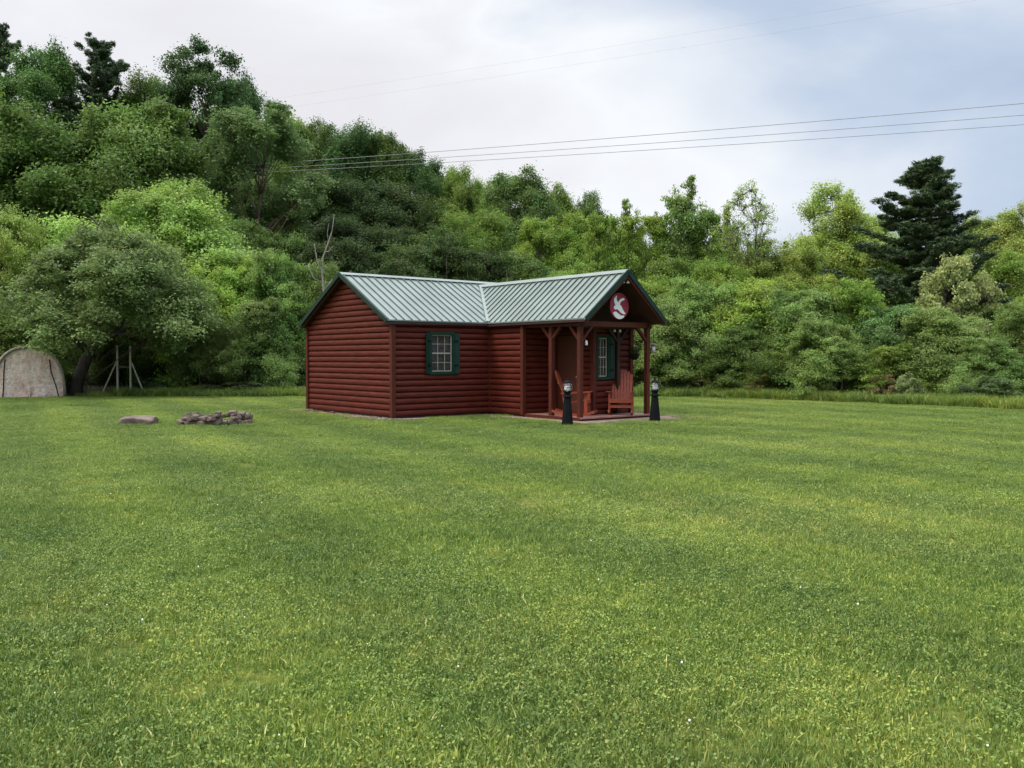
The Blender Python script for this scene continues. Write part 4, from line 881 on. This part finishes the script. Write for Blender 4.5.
# ------------------------------------------------------------------ black lantern pillars
def lantern(px, yb, yt, label):
    d = EYE * F / (yb - HOR); x = (px - 512) / F * d; k = (yb - yt) / F * d / 1.05
    r = empty('lantern_pillar', (x, d, 0), R(20)); r.scale = (k, k, k); tag(r, label, 'garden lantern', 'black lighthouse-shaped garden lanterns by the porch')
    MB().lathe([(.150, 0), (.150, .03), (.138, .05), (.085, .60), (.078, .62)], n=8).build('base', M['black'], r)
    MB().lathe([(.078, .62), (.105, .635), (.105, .66), (.075, .68), (.07, .72), (.10, .745), (.10, .765), (.05, .77)], n=20).build('collar', M['black'], r)
    MB().lathe([(.05, .77), (.092, .80), (.112, .855), (.108, .91), (.08, .95), (.05, .96)], n=20).build('globe', M['glass'], r, True)
    MB().lathe([(.03, .775), (.05, .80), (.055, .86), (.035, .90)], n=14).build('bulb', M['white'], r, True)
    cg = MB()
    for i in range(4):
        a = i * math.pi / 2 + .3; cg.tube([(q * math.cos(a), q * math.sin(a), z) for q, z in ((.06, .77), (.10, .80), (.119, .855), (.114, .91), (.08, .96))], .007, 5)
    cg.tube([(.119 * math.cos(a), .119 * math.sin(a), .86) for a in np.linspace(0, 2 * math.pi, 17)], .006, 5, False)
    cg.build('cage', M['black'], r)
    MB().lathe([(.10, .95), (.105, .96), (.06, 1.0), (.025, 1.015), (.02, 1.03), (.025, 1.045), (.005, 1.06)], n=16).build('cap', M['black'], r, True)
lantern(567.5, 425.2, 378.8, 'black tapered garden lantern with a glass globe in front of the left porch post')
lantern(655, 422, 378.5, 'black tapered garden lantern with a glass globe right of the porch')

# ------------------------------------------------------------------ gravel strip round the cabin
g = np.random.default_rng(77); V = []; Fq = []; nn_ = 56; 
outl = [(-.45, -.52), (S1 - .55, -.55), (S1 - .58, -3.5), (S1 - .35, -4.8), (S2 + 1.0, -4.75), (S2 + .6, -2), (S2 + .5, GW + .5), (-.5, GW + .5)]
pts = []
for i in range(len(outl)):
    a = Vector(outl[i]); b = Vector(outl[(i + 1) % len(outl)]); k = max(2, int((b - a).length / .12))
    for j in range(k): p = a.lerp(b, j / k); pts.append(p + Vector((mnoise.noise(Vector((p.x * 3, p.y * 3, 1))), mnoise.noise(Vector((p.x * 3, p.y * 3, 7))))) * .13)
mb = MB(); mb.poly([cw(p.x, p.y, .006) for p in pts]); gr = mb.build('gravel_strip', M['gravel']); gr['kind'] = 'structure'
pb = MB(); 
for i in range(5200):
    p = random.choice(pts); q = Vector((RS - 1, 0)); d = (q - p).normalized(); p = p + d * random.uniform(-.16, .55); r = random.uniform(.008, .024)
    c = cw(p.x, p.y, .008 + r * .4); b0 = len(pb.v); o6 = [(r, 0, 0), (-r, 0, 0), (0, r * .8, 0), (0, -r * .8, 0), (0, 0, r * .7), (0, 0, -r * .5)]
    a = random.uniform(0, 3); ca, sa = math.cos(a), math.sin(a); pb.v += [(c.x + x * ca - y * sa, c.y + x * sa + y * ca, c.z + z) for x, y, z in o6]
    pb.f += [(b0 + i_, b0 + j_, b0 + k_) for i_, j_, k_ in ((0, 2, 4), (2, 1, 4), (1, 3, 4), (3, 0, 4), (2, 0, 5), (1, 2, 5), (3, 1, 5), (0, 3, 5))]
tag(pb.build('pebbles', M['pebble']), 'loose gravel pebbles around the foot of the cabin', 'gravel', kind='stuff')

# ------------------------------------------------------------------ stones
import bmesh
def rock_mesh(seed, s, sub=3, amp=.34):
    bm = bmesh.new(); bmesh.ops.create_icosphere(bm, subdivisions=sub, radius=1); o = Vector((seed * 3.7, seed * 1.3, 0))
    for v in bm.verts:
        d = v.co.normalized(); r = 1 + amp * mnoise.noise(d * 1.2 + o) + .12 * mnoise.noise(d * 3.5 + o)
        q = d * r; q = Vector([max(-.70, min(.72, c)) for c in q]); v.co = Vector((q.x * s[0], q.y * s[1], q.z * s[2]))
    me = bpy.data.meshes.new('stone'); bm.to_mesh(me); bm.free(); me.materials.append(M['stone']); me.polygons.foreach_set('use_smooth', [True] * len(me.polygons)); return me
rm = [rock_mesh(i, (1, .72 + .05 * i, .52)) for i in range(6)]
def stone(x, y, z, s, label, group, cat='stone', flat=1, nm='stone'):
    o = link(random.choice(rm), nm); o.location = (x, y, z); o.scale = (s, s, s * flat); o.rotation_euler = (random.uniform(-.25, .25), random.uniform(-.25, .25), random.uniform(0, 6.28)); tag(o, label, cat, group); return o
dF = 21.0; xF = (215 - 512) / F * dF
for ring_r, nst, z, smn, smx in ((.64, 19, .05, .11, .18), (.62, 18, .14, .09, .17), (.59, 10, .21, .07, .14)):
    for i in range(nst):
        a = 2 * math.pi * i / nst + random.uniform(-.15, .15); rr = ring_r + random.uniform(-.08, .08)
        stone(xF + rr * math.cos(a) * 1.08, dF + rr * math.sin(a), z + random.uniform(-.02, .02), random.uniform(smn, smx), 'brown field stone piled in the ring of the fire pit', 'stones of the fire pit ring')
for i in range(9): stone(xF + random.uniform(-.5, .5), dF + random.uniform(-.5, .5), .05, random.uniform(.08, .14), 'dark stone lying inside the fire pit ring', 'stones inside the fire pit')
ab = MB(); ab.poly([(xF + .60 * math.cos(a) * (1 + .1 * math.sin(5 * a)), dF + .56 * math.sin(a), .03) for a in np.linspace(0, 2 * math.pi, 28)[:-1]])
tag(ab.build('ash_bed', M['ash']), 'dark bed of ash inside the stone fire pit ring', 'ash', kind='stuff')
o = link(rock_mesh(9, (.54, .38, .17), 4, .25), 'stone_slab'); o.location = ((138 - 512) / F * 20.9, 20.9, .05); o.rotation_euler = (.03, 0, .1); tag(o, 'flat grey stone slab lying on the lawn left of the fire pit', 'stone slab')
o = link(rock_mesh(12, (.20, .15, .05), 3, .2), 'stone'); o.location = ((147 - 512) / F * 20.95, 20.95, .135); tag(o, 'small dark stone resting on the flat slab', 'stone')
for i, (u, v_) in enumerate(((-.22, GW - .1), (-.3, GW - .45), (-.25, GW - .9), (-.2, 2.9))):
    p = cw(u, v_, .03); stone(p.x, p.y, .03, .07 + .02 * (i % 2), 'small pale stone at the left back corner of the cabin', 'small stones by the cabin corner')

# ------------------------------------------------------------------ round-topped shelter
dS = 34.8; xS = (29 - 512) / F * dS; sh = empty('storage_shelter', (xS, dS, 0), R(27)); tag(sh, 'round-topped storage shelter with a dirty pinkish cover at the left edge', 'shelter')
Wd, Ht, Ln = 1.27, 2.02, 3.6
def arch(k, w_=Wd, h_=Ht):
    out_ = []
    for i in range(k + 1):
        t = i / k; a = math.pi * (1 - t); x = math.cos(a); z = math.sin(a); out_.append((w_ * math.copysign(abs(x) ** .85, x), h_ * abs(z) ** .72))
    return out_
ar = arch(32); mb = MB(); b = 0; rows = 16
for j in range(rows + 1):
    f = j / rows
    for (x, z) in ar:
        mb.v.append((x * f, -.02 - .03 * math.sin(f * 9 + x * 4) * (1 - f), z * (f if True else 1)))
k = len(ar)
for j in range(rows):
    for i in range(k - 1): mb.f.append((j * k + i, j * k + i + 1, (j + 1) * k + i + 1, (j + 1) * k + i))
mb.build('front_panel', M['canvas'], sh, True)
mb = MB()
for (x, z) in ar: mb.v += [(x, -.05, z), (x, Ln, z)]
for i in range(k - 1): mb.f.append((2 * i, 2 * i + 1, 2 * i + 3, 2 * i + 2))
mb.build('cover', M['canvas_edge'], sh, True)
mb = MB(); mb.tube([(x * .975, -.055, z * .975) for x, z in ar], .06, 8); mb.build('front_hoop', M['canvas_edge'], sh, True)
for sx_, x0, x1 in ((-1, -.80, -.90), (1, .72, 1.02)):
    zt = 1.50; MB().tube([(x0, -.10, zt), (x0 + sx_ * .05, -.10, zt * .66), (lerp(x0, x1, .7), -.10, zt * .3), (x1, -.10, .02)], .022, 6).build('zipper', M['black'], sh)
# ------------------------------------------------------------------ braced pale posts
dP = 36.2; fx = lambda px: (px - 512) / F * dP; pz = lambda py: EYE + (HOR - py) / F * dP
fr = empty('post_frame', (fx(124), dP, 0)); tag(fr, 'pale weathered frame of two braced posts under the gnarled tree', 'wooden frame')
ox = fx(124)
for px_, ty in ((117.5, 345), (130.5, 346)): MB().box((fx(px_) - ox, 0, pz(ty) / 2 - .05), (.065, .065, pz(ty) + .1)).build('post', M['pale_wood'], fr)
MB().bar((fx(103) - ox, 0, .2), (fx(117) - ox, 0, pz(361)), .045, .045).build('brace', M['pale_wood'], fr); MB().bar((fx(142.5) - ox, 0, .25), (fx(131) - ox, 0, pz(361)), .045, .045).build('brace', M['pale_wood'], fr)
MB().bar((fx(117) - ox, .02, pz(367)), (fx(131) - ox, .02, pz(367)), .05, .06).build('crossbar', M['bark'], fr); MB().bar((fx(112) - ox, 0, pz(345.5)), (fx(118.5) - ox, 0, pz(345.5)), .05, .05).build('arm', M['trim'], fr)

# ------------------------------------------------------------------ overhead wires
def wire(pl, pr, hgt, r, label, sag=.25):
    def at(px, py): d = hgt * F / (HOR - py); return Vector(((px - 512) / F * d, d, EYE + hgt))
    a = at(*pl); b = at(*pr); pts = []
    for i in range(41):
        t = i / 40; p = a.lerp(b, t); p.z -= sag * 4 * t * (1 - t); pts.append(p)
    o = MB().tube(pts, r, 6).build('power_line', M['wire'], None, True); tag(o, label, 'power line', 'overhead wires crossing the sky'); return o
wire((180, 171), (1300, 80.5), 15, .017, 'uppermost of the three dark wires above the trees'); wire((180, 175), (1300, 94.5), 14.7, .016, 'middle of the three dark wires above the trees')
wire((180, 178), (1300, 106), 14.4, .016, 'lowest of the three dark wires above the trees')
wire((150, 119), (1300, -66), 16, .0022, 'upper of the two faint thin wires high in the sky'); wire((150, 129), (1300, -50), 16, .0022, 'lower of the two faint thin wires high in the sky')
